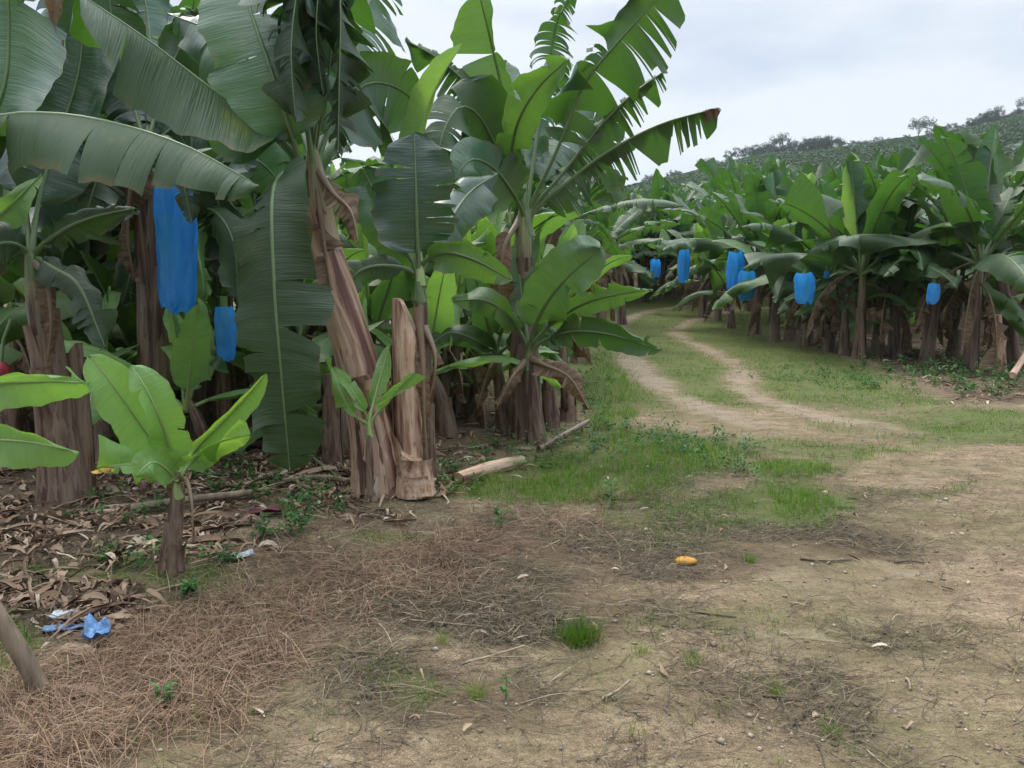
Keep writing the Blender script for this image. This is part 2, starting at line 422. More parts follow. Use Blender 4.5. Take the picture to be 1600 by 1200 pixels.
def blobs(px, py, B):
    o = np.zeros_like(px)
    for b in B:
        w = b[4] if len(b) > 4 else 1.
        q = ((px - b[0]) / b[2]) ** 2 + ((py - b[1]) / b[3]) ** 2
        o = np.maximum(o, w * np.clip(1.35 - .85 * q, 0, 1))
    return o
ZONE = {
 'dry': [(140, 1135, 250, 80), (330, 1020, 200, 70), (470, 950, 210, 60), (600, 900, 200, 50), (740, 860, 150, 42), (820, 825, 110, 34), (620, 835, 110, 26, .7), (960, 770, 60, 14), (250, 1170, 200, 60, .8), (40, 1180, 120, 50)],
 'green': [(900, 748, 190, 36), (780, 765, 70, 22), (1230, 782, 95, 26), (1245, 742, 70, 16), (1130, 800, 170, 30, .8), (1010, 715, 190, 40), (960, 640, 36, 80), (1120, 615, 90, 24), (1080, 575, 60, 14), (960, 520, 60, 40, .7), (1530, 668, 150, 24), (1400, 655, 160, 16, .8), (1250, 700, 160, 20, .75), (690, 775, 50, 14, .7), (470, 795, 55, 14), (600, 850, 90, 16, .6), (220, 885, 150, 24, .75), (10, 1050, 42, 70), (640, 1085, 60, 36, .6), (100, 895, 90, 20, .8), (560, 1040, 110, 24, .5), (1050, 815, 150, 18, .6), (290, 925, 40, 16, .8), (1350, 700, 120, 16, .6), (1420, 770, 120, 10, .55), (1130, 985, 160, 20, .5), (1000, 850, 120, 14, .55)],
 'dark': [(1000, 890, 280, 46), (800, 965, 240, 40), (1260, 835, 150, 28), (690, 1090, 180, 60, .8), (1000, 830, 200, 30, .8), (1330, 770, 130, 22, .6), (1150, 1100, 260, 50, .45), (1400, 1040, 220, 40, .4)],
 'litter': [(90, 830, 250, 46), (60, 940, 160, 40), (330, 800, 160, 26, .8), (520, 805, 110, 16, .8), (1500, 620, 170, 18, .8), (1230, 590, 150, 16, .8), (1350, 620, 140, 8, .6), (1420, 600, 120, 12, .7), (380, 865, 60, 14, .6)],
}
TRK1 = [gp(1330, 712), gp(1190, 668), gp(1085, 632), gp(1015, 592), gp(978, 556), np.array([2.7, 21, 0]), np.array([3.7, 25.5, 0]), np.array([6.6, 29.5, 0]), np.array([12, 32, 0])]
TRK2 = [gp(1600, 720), gp(1400, 672), gp(1250, 641), gp(1170, 610), np.array([4.4, 16, 0]), np.array([4.3, 20.5, 0]), np.array([5.2, 24, 0]), np.array([7.6, 27.6, 0]), np.array([12.6, 30, 0])]
TRK = [spline(t, 160)[0][:, :2] for t in (TRK1, TRK2)]
def tdist(x, y):
    d = np.full(np.shape(x), 99.)
    for t in TRK:
        for a in t[::2]:
            d = np.minimum(d, np.hypot(x - a[0], y - a[1]))
    return d
def zones(x, y):
    px, py = proj(x, y, 0.)
    wob = (fbm(x * 1.3, y * 1.3, 21) - .47) * 2
    wob2 = (fbm(x * 1.3 + 40, y * 1.3, 22) - .47) * 2
    qx = px + wob * 70 / np.maximum(y / 4, 1) + wob2 * 20; qy = py + wob2 * 45 / np.maximum(y / 4, 1)
    Z = {k: blobs(qx, qy, B) for k, B in ZONE.items()}
    left = sm(.3, -.9, x - .07 * np.maximum(y - 8, 0) + wob * .5) * sm(5.3, 6.4, y + wob2 * .4)
    right = sm(5.9, 7.2, x + wob * .6 - .05 * np.maximum(y - 14, 0)) * sm(12.6, 14.4, y + wob2 * .5)
    Z['litter'] = np.maximum(Z['litter'], .95 * np.maximum(left, right))
    Z['dry'] *= (1 - .8 * left) * (.38 + .62 * sm(.36, .5, fbm(x * .9 + 7, y * 1.5, 27))); Z['green'] *= 1 - .5 * np.maximum(left, right)
    vis = sm(1.5, 2.2, y)
    for k in Z: Z[k] = Z[k] * (vis if k != 'dark' else 1)
    d = tdist(x, y)
    wid = .16 + .22 * wob
    Z['track'] = .85 * sm(wid + .40, wid - .25, d) * sm(7.2, 9.5, y) * sm(75, 60, y)
    crust = blobs(qx, qy, [(1290, 935, 46, 40), (1400, 888, 110, 14), (1235, 1000, 60, 16), (1520, 860, 120, 16, .8), (1480, 740, 140, 16, .8), (1330, 1110, 130, 18, .7), (700, 1150, 130, 26, .7), (900, 1060, 120, 18, .6)]) * vis
    Z['track'] = np.maximum(Z['track'], .44 * crust)
    between = sm(3.2, 1.8, d) * sm(9, 11, y) * sm(75, 60, y)
    Z['green'] = np.maximum(Z['green'], .9 * between) * (1 - Z['track'])
    Z['litter'] *= 1 - between
    return Z

ys = [-12, -8, -5, -3, -1.5, -.5, .3, .9]
y = 1.4
while y < 760:
    ys.append(y); y += max(.05, y * .0135)
ys = np.array(ys); NC = 330
tt = np.linspace(-1, 1, NC)
GX = tt[None, :] * (13 + 1.15 * np.maximum(ys, 0))[:, None]; GY = np.repeat(ys[:, None], NC, 1)
GX = GX + (vnoise(GX * 5, GY * 5, 5) - .5) * .02
gx, gy = GX.ravel(), GY.ravel(); gz = hz(gx, gy); Zg = zones(gx, gy)
FQ = grid(len(ys), NC)
cen_tr = Zg['track'][FQ].mean(1); cen_y = gy[FQ].mean(1)
def sub(mask, name):
    F = FQ[mask]; used, inv = np.unique(F, return_inverse=True)
    g = Geo(); g.add(np.stack([gx, gy, gz], 1)[used], inv.reshape(-1, 4))
    o = g.build(name, M_SOIL, attrs={k: v[used] for k, v in Zg.items()})
    return tag(o, kind='structure')
o = sub((cen_tr <= .45) & (cen_y < 88), 'ground'); o['label'] = 'trampled soil with dry straw, moss and thin grass'
o = sub(cen_tr > .45, 'dirt_road'); o['label'] = 'two worn wheel tracks of pale soil running between the plantations'
M_HILL = simple('hill_soil', (.05, .085, .046), (.065, .105, .055), .35, .9, .2, .3)
F = FQ[cen_y >= 88]; used, inv = np.unique(F, return_inverse=True)
g = Geo(); g.add(np.stack([gx, gy, gz], 1)[used], inv.reshape(-1, 4))
tag(g.build('hill', M_HILL), 'long green hillside rising to the right behind the plantation', kind='structure')

# ------------------------------------------------------------------ hillside vegetation and ridge trees
RN = np.random.default_rng(7)
def leafquads(C, D, Nn, L, Wd, droop):
    """one bent two-piece blade per row: base C, direction D, side from Nn"""
    S = norm(np.cross(D, Nn)); n = len(C)
    L = L[:, None]; Wd = Wd[:, None]
    mid = C + D * L * .5; tip = C + D * L * .95 - np.array([0, 0, 1.]) * (droop[:, None] * L)
    V = np.stack([C - S * Wd * .25, C + S * Wd * .25, mid + S * Wd * .5, mid - S * Wd * .5, tip + S * Wd * .15, tip - S * Wd * .15], 1).reshape(-1, 3)
    b = np.arange(n)[:, None] * 6
    F = np.concatenate([b + np.array([[0, 1, 2, 3]]), b + np.array([[3, 2, 4, 5]])])
    return V, F
def hill_plants():
    pts = []
    for k in range(30000):
        a = RN.uniform(-.12, .78); yy = 90 + (RIDGE + 6 - 90) * RN.uniform() ** .75
        pts.append((a * yy, yy))
    P = np.array(pts)
    # planting rows that follow the slope
    P[:, 1] = np.round(P[:, 1] / 4.) * 4 + RN.normal(0, .6, len(P))
    keep = vnoise(P[:, 0] * .03, P[:, 1] * .03, 31) > .22
    P = P[keep]; n = len(P); z = hz(P[:, 0], P[:, 1])
    nb = 7
    az = RN.uniform(0, 6.283, (n, nb)); el = RN.uniform(.02, .4, (n, nb))
    D = np.stack([np.cos(az) * np.cos(el), np.sin(az) * np.cos(el), np.sin(el)], -1).reshape(-1, 3)
    hgt = RN.uniform(.3, .8, n)
    C = np.repeat(np.stack([P[:, 0], P[:, 1], z + hgt], 1), nb, 0)
    Nn = np.tile([0, 0, 1.], (len(D), 1)) + RN.normal(0, .3, D.shape)
    L = RN.uniform(.6, 1.2, len(D)); Wd = RN.uniform(.4, .7, len(D))
    V, F = leafquads(C, D, Nn, L, Wd, RN.uniform(0, .5, len(D)))
    tint = np.repeat(np.clip(np.repeat(vnoise(P[:, 0] * .05, P[:, 1] * .02, 9), nb) * .8 + RN.uniform(0, .25, len(D)), 0, 1), 6)
    g = Geo(); g.add(V, F)
    tag(g.build('hillside_plantation', M_HILLV, attrs={'tint': tint}), 'low green plantation covering the far hillside in rows', kind='stuff')
hill_plants()

def tree_proto(seed, h, spread, flat):
    r = np.random.default_rng(seed)
    g = Geo(); top = np.array([r.normal(0, .3), r.normal(0, .3), h * .62])
    P, _ = spline([(0, 0, -1.5), (r.normal(0, .15), r.normal(0, .15), h * .3), top], 8)
    g.join(tube(P, np.linspace(h * .03, h * .014, 8), 6))
    cl = []
    for k in range(9):
        a = k * 2.4 + r.uniform(-.4, .4); e = r.uniform(.1, 1.1); ln = spread * r.uniform(.6, 1.05)
        end = top * r.uniform(.55, 1.0) + np.array([math.cos(a) * math.cos(e) * ln, math.sin(a) * math.cos(e) * ln, math.sin(e) * ln * flat + h * .05])
        Q, _ = spline([P[4 + k % 4], (P[4 + k % 4] + end) / 2 + [0, 0, .06 * h], end], 6)
        g.join(tube(Q, np.linspace(h * .011, h * .004, 6), 4))
        for m in range(3):
            cl.append((end + r.normal(0, spread * .18, 3) * [1, 1, flat], spread * r.uniform(.22, .4)))
    gc = Geo(); tints = []
    for c, rad in cl:
        n = 46
        d = norm(r.normal(0, 1, (n, 3))); C = c + d * rad * r.uniform(.35, 1.05, (n, 1)) * [1, 1, .7]
        D = norm(r.normal(0, 1, (n, 3)) + [0, 0, .1])
        V, F = leafquads(C, D, norm(r.normal(0, 1, (n, 3))), r.uniform(.5, 1.0, n) * h * .06, r.uniform(.4, .8, n) * h * .05, r.uniform(0, .4, n))
        gc.add(V, F); tints.append(np.repeat(np.clip(r.uniform(0, 1, n) * .5 + r.uniform(0, .5), 0, 1), 6))
    return g, gc, np.concatenate(tints)
def ridge_trees():
    protos = []
    for k, (h, s, f) in enumerate([(9, 3.2, .7), (8, 3.0, .9), (11, 4.4, .55), (7, 2.2, 1.2), (12, 5.2, .5), (6, 2.4, .8)]):
        g, gc, ti = tree_proto(40 + k, h * .8, s, max(f, .8))
        protos.append((g.mesh('trunk', [M_TRUNK]), gc.mesh('crown', [M_CROWN], attrs={'tint': ti}), h))
    r = random.Random(5)
    # (first px, last px, count, size) of the clumps that break the skyline, left to right
    runs = [(1000, 1056, 16, .7), (1090, 1114, 6, .9), (1116, 1156, 11, .75), (1158, 1300, 52, .9), (1302, 1408, 30, .62), (1424, 1490, 20, .6), (1490, 1604, 42, .85), (1610, 1720, 9, 1.0)]
    lab = ['small dark tree at the low left end of the hill ridge', 'dark tree in the tiny clump near the low left end of the ridge', 'low bushy tree just left of the long middle ridge clump', 'dark tree in the long clump on the middle of the ridge',
           'small tree in the thin line left of the big spreading tree', 'low tree right of the big spreading ridge tree', 'dark tree in the clump on the high right end of the ridge', 'tree on the ridge beyond the right edge']
    for (a, b, n, s), lb in zip(runs[:7], lab):
        for i in range(n):
            px = a + (b - a) * (i + .5) / n + r.uniform(-3, 3)
            yy = RIDGE + r.uniform(-6, 8)
            x = (px - 800) / FPX * yy * 1.0
            tm, cm, h = protos[r.randrange(6)]
            root = empty('ridge_tree', (x, yy, float(hz(x, yy)) - .3), lb, 'tree', 'trees along the hill ridge')
            root.rotation_euler.z = r.uniform(0, 6.28); q = .82 * s * r.uniform(.7, 1.25); root.scale = (q, q, q * r.uniform(.85, 1.15))
            for nm, me in (('trunk', tm), ('crown', cm)):
                c = bpy.data.objects.new(nm, me); COL.objects.link(c); c.parent = root
    yy = RIDGE - 2; x = (1416 - 800) / FPX * yy
    root = empty('ridge_tree', (x, yy, float(hz(x, yy)) - .3), 'biggest tree on the ridge with a wide spreading crown', 'tree', 'trees along the hill ridge')
    root.scale = (1.05, 1.05, 1.05)
    for nm, me in (('trunk', protos[4][0]), ('crown', protos[4][1])):
        c = bpy.data.objects.new(nm, me); COL.objects.link(c); c.parent = root
ridge_trees()

# ------------------------------------------------------------------ banana leaves
DOWN = np.array([0, 0, -1.])
def leaf_geo(pts, hint, wl, wr, ls=.12, fl=12, fr=12, droop=.35, tears=3, sd=.35, gap=.10, ripple=.03, seed=0, N=34, M=6, flip=False, rib=.020, side=None, tip=.75, tw=0., deep=.7, clus=1.25):
    """lamina and midrib of one leaf.  pts: midrib from stalk to tip; hint: a vector the upper face looks along (or side: the
    direction of the right half); wl/wr: half widths (m); fl/fr: how far each half is raised; droop: pull of gravity; tears: slits per half."""
    r = np.random.default_rng(seed)
    P, Ltot = spline(pts, 60)
    T = norm(np.gradient(P, axis=0))
    if side is not None:
        S0 = np.asarray(side, float); Nn = norm(np.cross(np.broadcast_to(S0, T.shape), T))
    else:
        h = np.asarray(hint, float)
        if h.ndim == 2:
            k = np.linspace(0, len(h) - 1, 60); h = np.stack([np.interp(k, np.arange(len(h)), h[:, c]) for c in range(3)], 1)
        Nn = h - (h * T).sum(1, keepdims=True) * T; Nn = norm(Nn)
    if tw:
        an = np.linspace(0, tw, 60)[:, None]; Sx = np.cross(T, Nn); Nn = Nn * np.cos(an) + Sx * np.sin(an)
    u0 = np.linspace(0, 1, 60)
    ip = lambda A, u: np.stack([np.interp(u, u0, A[:, c]) for c in range(3)], -1)
    lam = Geo()
    for sg, w, fold in ((1, wr, fr), (-1, wl, fl)):
        if w <= 0: continue
        tq = tears if np.isscalar(tears) else tears[0 if sg < 0 else 1]
        nt = max(0, int(round(tq + r.uniform(-.5, .5) * min(tq, 3))))
        sp_ = np.cumsum(np.exp(r.normal(0, clus, nt + 1)))                # tears come in clusters
        b = .05 + .92 * sp_[:-1] / sp_[-1]; b = np.concatenate([[0], b[np.concatenate([[True], np.diff(b) > .012])] if nt else b, [1.0]])
        cols = []; strip = []; cidx = []
        for k in range(len(b) - 1):
            n = max(3, int(math.ceil((b[k + 1] - b[k]) * N)) + 1)
            cols.append(np.linspace(b[k], b[k + 1], n)); strip.append(np.full(n, k)); cidx.append(n)
        t = np.concatenate(cols); st = np.concatenate(strip); ns = len(b) - 1
        narrow = np.clip(.25 / (np.diff(b) + .02), .15, 3.)             # narrow strips hang more freely
        dr = (droop + sd * np.abs(r.normal(0, 1, ns)) * np.clip(narrow, 0, 1.6))[st] if ns > 1 else np.full(len(t), droop)
        df = (r.normal(0, 1, ns) * sd * .22)[st] if ns > 1 else 0
        sl = (r.normal(.16, .10, ns))[st]
        twist = (r.normal(0, 1, ns) * sd * 1.3)[st] if ns > 1 else np.zeros(len(t))
        lenf = np.clip(1 - np.abs(r.normal(0, .13, ns)), .6, 1)[st] if ns > 1 else 1
        u = ls + (1 - ls) * t
        p = ip(P, u); Tt = norm(ip(T, u)); Nv = norm(ip(Nn, u)); Sv = norm(np.cross(Tt, Nv)) * sg
        v0 = np.clip(r.uniform(-.4, 1.05, ns) * deep, 0, deep)[st] if ns > 1 else np.zeros(len(t))   # how near the midrib each tear reaches
        prof = np.sqrt(np.clip(1 - (1 - np.clip(t / .22, 0, 1)) ** 2, 0, 1)) * np.clip(1 - np.clip((t - .5) / .5, 0, 1) ** 2.3, 0, 1) ** tip
        prof = prof * (1 + .05 * np.sin(t * 23 + r.uniform(0, 6)) + .03 * np.sin(t * 57 + r.uniform(0, 6)))
        W_ = np.maximum(w * prof * lenf, .003)
        a = R(fold) + df
        a = np.broadcast_to(a, t.shape)
        d = Sv * np.cos(a)[:, None] + Nv * np.sin(a)[:, None]
        g = DOWN - (Tt @ DOWN)[:, None] * Tt * .75
        ph = r.uniform(0, 6.283); fq = r.uniform(5, 9) / max(.3, 1.)
        tm = np.array([(b[k] + b[k + 1]) / 2 for k in range(ns)])[st]
        q = p.copy(); rows = [q + d * .004]; vs = [np.zeros(len(t))]
        for j in range(1, M + 1):
            v = j / M
            op = np.clip((v - v0) / .25, 0, 1)
            d = norm(d + g * ((droop + (dr - droop) * op) * v * 2.1 / M * 1.6)[:, None] + Tt * (sl * .3 / M)[:, None] * 2)
            q = q + d * (W_ / M)[:, None]
            nn = norm(np.cross(Tt, d)) * sg
            off = ripple * np.sin(u * Ltot * fq + ph + v * 1.2) * v ** 1.3 + (t - tm) * (1 - ls) * Ltot * twist * op * v ** 1.5 + ripple * .5 * np.sin(u * Ltot * 31 + ph * 3) * v ** 2 * .6
            rows.append(q + nn * off[:, None]); vs.append(np.full(len(t), v))
        G = np.stack(rows, 1)                                           # columns x (M+1) x 3
        # strips draw in towards their own centre line at the slits
        s0 = 0
        for k, n in enumerate(cidx):
            gp_ = gap * np.clip(np.exp(r.normal(-.2, .7)), .1, 2.5) if ns > 1 else 0
            c = G[s0 + n // 2][None]
            vv = (np.clip((np.linspace(0, 1, M + 1) - v0[s0]) / (1 - v0[s0]), 0, 1) ** 1.2)[None, :, None]
            jag = (1. if ns > 1 else 1)
            G[s0:s0 + n] = c + (G[s0:s0 + n] - c) * (1 - np.clip(gp_, 0, .75) * vv)
            s0 += n
        uvx = (u * Ltot)[:, None] * np.ones(M + 1)[None]; uvy = np.stack(vs, 1) * sg
        s0 = 0
        for n in cidx:
            F = grid(n, M + 1)
            if (sg > 0) == flip: F = F[:, ::-1]
            # orientation: front face looks along the hint
            lam.add(G[s0:s0 + n].reshape(-1, 3), F[:, ::-1], np.stack([uvx[s0:s0 + n], uvy[s0:s0 + n]], -1).reshape(-1, 2))
            s0 += n
    k = 22; uu = np.linspace(0, .985, k); Pm = ip(P, uu) - ip(Nn, uu) * (rib * .8 * (1 - uu))[:, None] * (-1 if flip else 1)
    mid = tube(Pm, rib * (1 - uu) ** .75 * (1 + 1.3 * np.exp(-uu * Ltot / .16)) + .0022, 6)
    return lam, mid

def add_leaf(parent, org, geo, kind='green', name='leaf', label=None):
    """one leaf part and its midrib sub-part, in the frame of a thing that stands at org"""
    lam, mid = geo
    ml, mm = {'green': (M_LEAF, M_RIB), 'young': (M_YOUNG, M_RIBY), 'sucker': (M_SUCK, M_RIBY), 'mid': (M_MID, M_RIB), 'shaded': (M_SHADED, M_RIB), 'dead': (M_DEAD, M_RIBD)}[kind]
    for g in (lam, mid):
        g.v = [v - np.asarray(org) for v in g.v]
    o = lam.build(name, ml, parent)
    if label: o['label'] = label
    mid.build('midrib', mm, o)
    return o

def stem_geo(pts, r0, r1, seed=0, n=22, sides=20, flare=.25, lump=.16, sheaths=5, top=None):
    """pseudostem wrapped in overlapping sheaths, some of them loose at the top edge"""
    r = np.random.default_rng(seed)
    P, L = spline(pts, n)
    t = np.linspace(0, 1, n)
    rad = r0 + (r1 - r0) * t + r0 * flare * np.exp(-t * L / .16)
    if top == 'crown': rad = rad * (1 - .5 * np.clip((t * L - (L - .35)) / .35, 0, 1) ** 1.5)
    g = tube(P, rad, sides, seed=seed, lump=lump)
    T = norm(np.gradient(P, axis=0)); A = norm(np.cross(T, [0, 1., .01])); B = np.cross(T, A)
    for k in range(sheaths):
        a0 = r.uniform(0, 6.283); aw = r.uniform(.9, 2.0); t0 = 0.; t1 = r.uniform(.25, .92)
        m = 12; tt_ = np.linspace(max(t0, 0), t1, m); aa = np.linspace(-aw, aw, 7)
        cen = np.stack([np.interp(tt_, t, P[:, c]) for c in range(3)], 1); rr = np.interp(tt_, t, rad) * 1.045 + .004
        Ai = np.stack([np.interp(tt_, t, A[:, c]) for c in range(3)], 1); Bi = np.stack([np.interp(tt_, t, B[:, c]) for c in range(3)], 1)
        q = np.linspace(0, 1, m)
        wd = np.clip(1.1 - .55 * q ** 3, .3, 1); open_ = r.uniform(.0, .3) * np.clip((q - .7) / .3, 0, 1) ** 2
        V = []
        for i in range(m):
            th = a0 + aa * wd[i]
            rad_i = rr[i] * (1 + open_[i] + .05 * np.cos(aa / aw * 1.57) + .012 * r.normal(0, 1))
            V.append(cen[i] + Ai[i] * (np.cos(th) * rad_i)[:, None] + Bi[i] * (np.sin(th) * rad_i)[:, None])
        UV = np.stack(np.broadcast_arrays(((a0 + aa) / 6.2832 + .37 * (k + 1))[None], tt_[:, None] * .9), -1)
        g.add(np.array(V).reshape(-1, 3), grid(m, 7), UV.reshape(-1, 2))
    return g

def leaf_path(c, az, el, L, bend, r, n=7, curve=0.):
    """midrib that leaves the crown at elevation el and bows under its own weight"""
    d = np.array([math.cos(az) * math.cos(el), math.sin(az) * math.cos(el), math.sin(el)]); p = np.array(c, float); out = [p.copy()]
    for k in range(n):
        s = (k + 1) / n
        side = np.array([-math.sin(az), math.cos(az), 0])
        d = norm(d + DOWN * bend * s * (1.2 / n) + side * curve / n)
        p = p + d * L / n; out.append(p.copy())
    return np.array(out), np.array([math.sin(az), -math.cos(az), 0.])

def plant_parts(seed, H, L, nl, tear=5, upright=.5, dead=2, detail=1., suckers=0, base=(0, 0, 0), lean=None, young=True, wid=.30, az0=None, kind='green'):
    """a whole banana plant as a list of (part name, kind, geometry)"""
    r = np.random.default_rng(seed); out = []
    lean = r.normal(0, .10, 2) if lean is None else np.asarray(lean)
    top = np.array([lean[0] * H, lean[1] * H, H])
    r0 = .055 + .034 * H
    out.append(('pseudostem', 'stem', stem_geo([(0, 0, -.06), (lean[0] * H * .3, lean[1] * H * .3, H * .45), top], r0, r0 * .52, seed, n=int(10 + 8 * detail), sides=int(10 + 6 * detail), sheaths=int(5 * detail), top='crown')))
    a0 = r.uniform(0, 6.28) if az0 is None else az0
    for i in range(nl):
        q = i / max(1, nl - 1)                                         # 0 youngest, 1 oldest
        az = a0 + i * 2.55 + r.normal(0, .25)
        el = R(84 - 72 * q ** (.6 + upright)) + r.normal(0, .08)
        ln = L * (.86 + .22 * math.sin(q * 2.4)) * r.uniform(.88, 1.08)
        bend = (.25 + 1.9 * q) * r.uniform(.7, 1.25)
        pts, side = leaf_path(top + DOWN * (.12 + .04 * q * H), az, el, ln, bend, r, curve=r.normal(0, .25))
        tn = int(r.poisson(tear * (.3 + 1.1 * q)))
        w = wid * L / 2.0 * r.uniform(.85, 1.12)
        out.append(('leaf', 'young' if (young and i == 0) else kind,
                    leaf_geo(pts, None, w, w, .16, 26 - 26 * q, 26 - 26 * q, .12 + .45 * q, tn, .15 + .5 * q, .08, .022, seed * 31 + i, N=int(14 + 14 * detail), M=4 if detail < .8 else 6, side=side, rib=.019 * L / 2, tw=r.normal(0, .35))))
    for i in range(dead):
        az = r.uniform(0, 6.28)
        pts, side = leaf_path(top + DOWN * (.1 + .12 * i), az, R(-10), L * r.uniform(.5, .75), 4.5, r)
        out.append(('dead_leaf', 'dead', leaf_geo(pts, None, .14, .14, .2, -50, -50, .9, 5, .5, .15, .03, seed * 57 + i, N=12, M=3, side=side, rib=.012)))
    return out
MATS = {'stem': (M_STEM, None), 'mid': (M_MID, M_RIB), 'green': (M_LEAF, M_RIB), 'young': (M_YOUNG, M_RIBY), 'sucker': (M_SUCK, M_RIBY), 'dead': (M_DEAD, M_RIBD)}
class Proto:
    """meshes of one plant, shared by every copy of it; full: leaf > midrib, else ONE mesh"""
    def __init__(s, parts, full=True):
        s.full = full; s.items = []
        if full:
            for nm, kd, g in parts:
                if kd == 'stem': s.items.append((nm, g.mesh(nm, [M_STEM]), None))
                else: s.items.append((nm, g[0].mesh(nm, [MATS[kd][0]]), g[1].mesh('midrib', [MATS[kd][1]])))
        else:
            G = Geo(); mats = [M_STEM, M_LEAF, M_RIB, M_YOUNG, M_DEAD, M_MID]
            for nm, kd, g in parts:
                if kd == 'stem': G.join(g, [0])
                else:
                    G.join(g[0], [{'green': 1, 'young': 3, 'dead': 4, 'sucker': 3, 'mid': 5}[kd]]); G.join(g[1], [2])
            s.me = G.mesh('banana_plant', mats)
    def place(s, loc, rz, sc, label, group, name='banana_plant'):
        if not s.full:
            o = bpy.data.objects.new(name, s.me); COL.objects.link(o)
            o.location = tuple(loc); tag(o, label, 'banana plant', group)
        else:
            o = empty(name, loc, label, 'banana plant', group)
            for nm, me, mm in s.items:
                c = bpy.data.objects.new(nm, me); COL.objects.link(c); c.parent = o
                if mm is not None:
                    d = bpy.data.objects.new('midrib', mm); COL.objects.link(d); d.parent = c
        o.rotation_euler.z = rz; o.scale = sc if isinstance(sc, tuple) else (sc, sc, sc)
        return o

# ------------------------------------------------------------------ the plants of the foreground, one by one
TOCAM = np.array([0, -1, .12])
def pp(*l):
    return np.array([at(*q) for q in l])
def px2m(w, Y): return w * Y / FPX
def hero(parent, org, pts, wl, wr, kind='green', face=1, roll=0., name='leaf', label=None, up=.10, **kw):
    """leaf whose midrib passes the given (px, py, Y) points; half widths in pixels there; face 1: upper side to the viewer, -1: under side"""
    P = pp(*pts); Y = np.mean([q[2] for q in pts])
    d = norm(np.array([P[:, 0].mean(), P[:, 1].mean(), 0])); h = -d + np.array([0, 0, up])
    if name == 'leaf' and kw.get('ls', .12) > 0:                          # the stalk grows out of the stem a little below the crown
        L0 = np.linalg.norm(np.diff(P, axis=0), axis=1).sum(); P = np.vstack([P[0] - [0, 0, .10], P]) if kind in ('sucker', 'young') else np.vstack([P[0] - [0, 0, .22], P])
        L1 = np.linalg.norm(np.diff(P, axis=0), axis=1).sum(); kw['ls'] = (kw.get('ls', .12) * L0 + L1 - L0) / L1
    T = norm(P[-1] - P[0]); S = np.cross(T, h); h = h * math.cos(R(roll)) + S * math.sin(R(roll))
    g = leaf_geo(P, h, px2m(wl, Y), px2m(wr, Y), flip=(face < 0), **kw)
    return add_leaf(parent, org, g, kind, name, label)
def hero_stem(parent, org, pts, r0, r1, name='pseudostem', mat=None, **kw):
    kw.setdefault('top', 'crown')
    g = stem_geo(pp(*pts), px2m(r0, pts[0][2]), px2m(r1, pts[-1][2]), **kw)
    g.v = [v - np.asarray(org) for v in g.v]
    return g.build(name, mat or M_STEM, parent)
def extra(parent, org, parts, loc, rz=0, sc=1.):
    """generated leaves that fill a hero plant's crown, as its own parts"""
    off = np.asarray(loc) - np.asarray(org)
    ca, sa = math.cos(rz), math.sin(rz); RM = np.array([[ca, -sa, 0], [sa, ca, 0], [0, 0, 1]])
    for nm, kd, g in parts:
        if kd == 'stem': continue
        for q in g: q.v = [(v * sc) @ RM.T + off for v in q.v]
        o = g[0].build(nm, MATS[kd][0], parent); g[1].build('midrib', MATS[kd][1], o)
GR_L = 'banana plants of the left plantation'

# --- A: tall plant whose leaning stem stands in the middle of the left half
Y = 6.1; og = gp(595, 766); og[2] = float(hz(og[0], og[1]))
A = empty('banana_plant', og, 'tall banana plant with pale leaning stem and one huge dark leaf hanging to the ground', 'banana plant', GR_L)
hero_stem(A, og, [(597, 775, Y), (586, 690, Y), (562, 580, Y), (528, 450, Y), (502, 350, Y), (488, 235, Y)], 38, 17, mat=M_STEMP, seed=3, n=30, sides=26, sheaths=9, flare=.28, lump=.12)
hero(A, og, [(480, 262, 6.1), (420, 200, 5.95), (330, 138, 5.7), (225, 58, 5.4), (118, -14, 5.1)], 122, 92, face=1, roll=0, up=.85, fl=6, fr=-78, droop=.12, tears=1, ls=.16, ripple=.018, seed=11, tip=.55)
hero(A, og, [(470, 258, 6.0), (448, 190, 5.85), (422, 105, 5.8), (390, 12, 5.9), (366, -90, 6.1)], 95, 80, face=-1, roll=-8, fl=4, fr=8, droop=.08, tears=1, sd=.15, ls=.10, seed=12)
hero(A, og, [(490, 250, 6.1), (487, 130, 6.15), (489, 0, 6.15), (505, -110, 6.0), (540, -190, 5.7)], 120, 110, face=-1, fl=-35, fr=-35, droop=2.6, tears=15, sd=.9, gap=.35, ls=.34, seed=13, rib=.024)
hero(A, og, [(488, 252, 6.05), (470, 130, 5.9), (462, -10, 5.75), (440, -110, 5.3)], 110, 120, face=1, fl=-55, fr=-50, droop=2.8, tears=13, sd=.8, gap=.35, ls=.26, seed=14)
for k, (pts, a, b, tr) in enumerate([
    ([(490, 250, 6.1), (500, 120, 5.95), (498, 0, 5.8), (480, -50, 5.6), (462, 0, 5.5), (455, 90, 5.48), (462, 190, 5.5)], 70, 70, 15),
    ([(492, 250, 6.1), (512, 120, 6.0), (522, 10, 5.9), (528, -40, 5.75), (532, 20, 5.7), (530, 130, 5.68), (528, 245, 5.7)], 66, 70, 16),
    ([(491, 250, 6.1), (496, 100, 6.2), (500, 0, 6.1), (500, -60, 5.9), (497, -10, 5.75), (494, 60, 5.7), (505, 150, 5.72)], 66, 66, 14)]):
    hero(A, og, pts, a, b, 'shaded', face=1, roll=[25, -20, 0][k], fl=-62, fr=-62, droop=1.0, tears=tr, sd=.9, gap=.35, ls=.46, seed=400 + k, rib=.007)
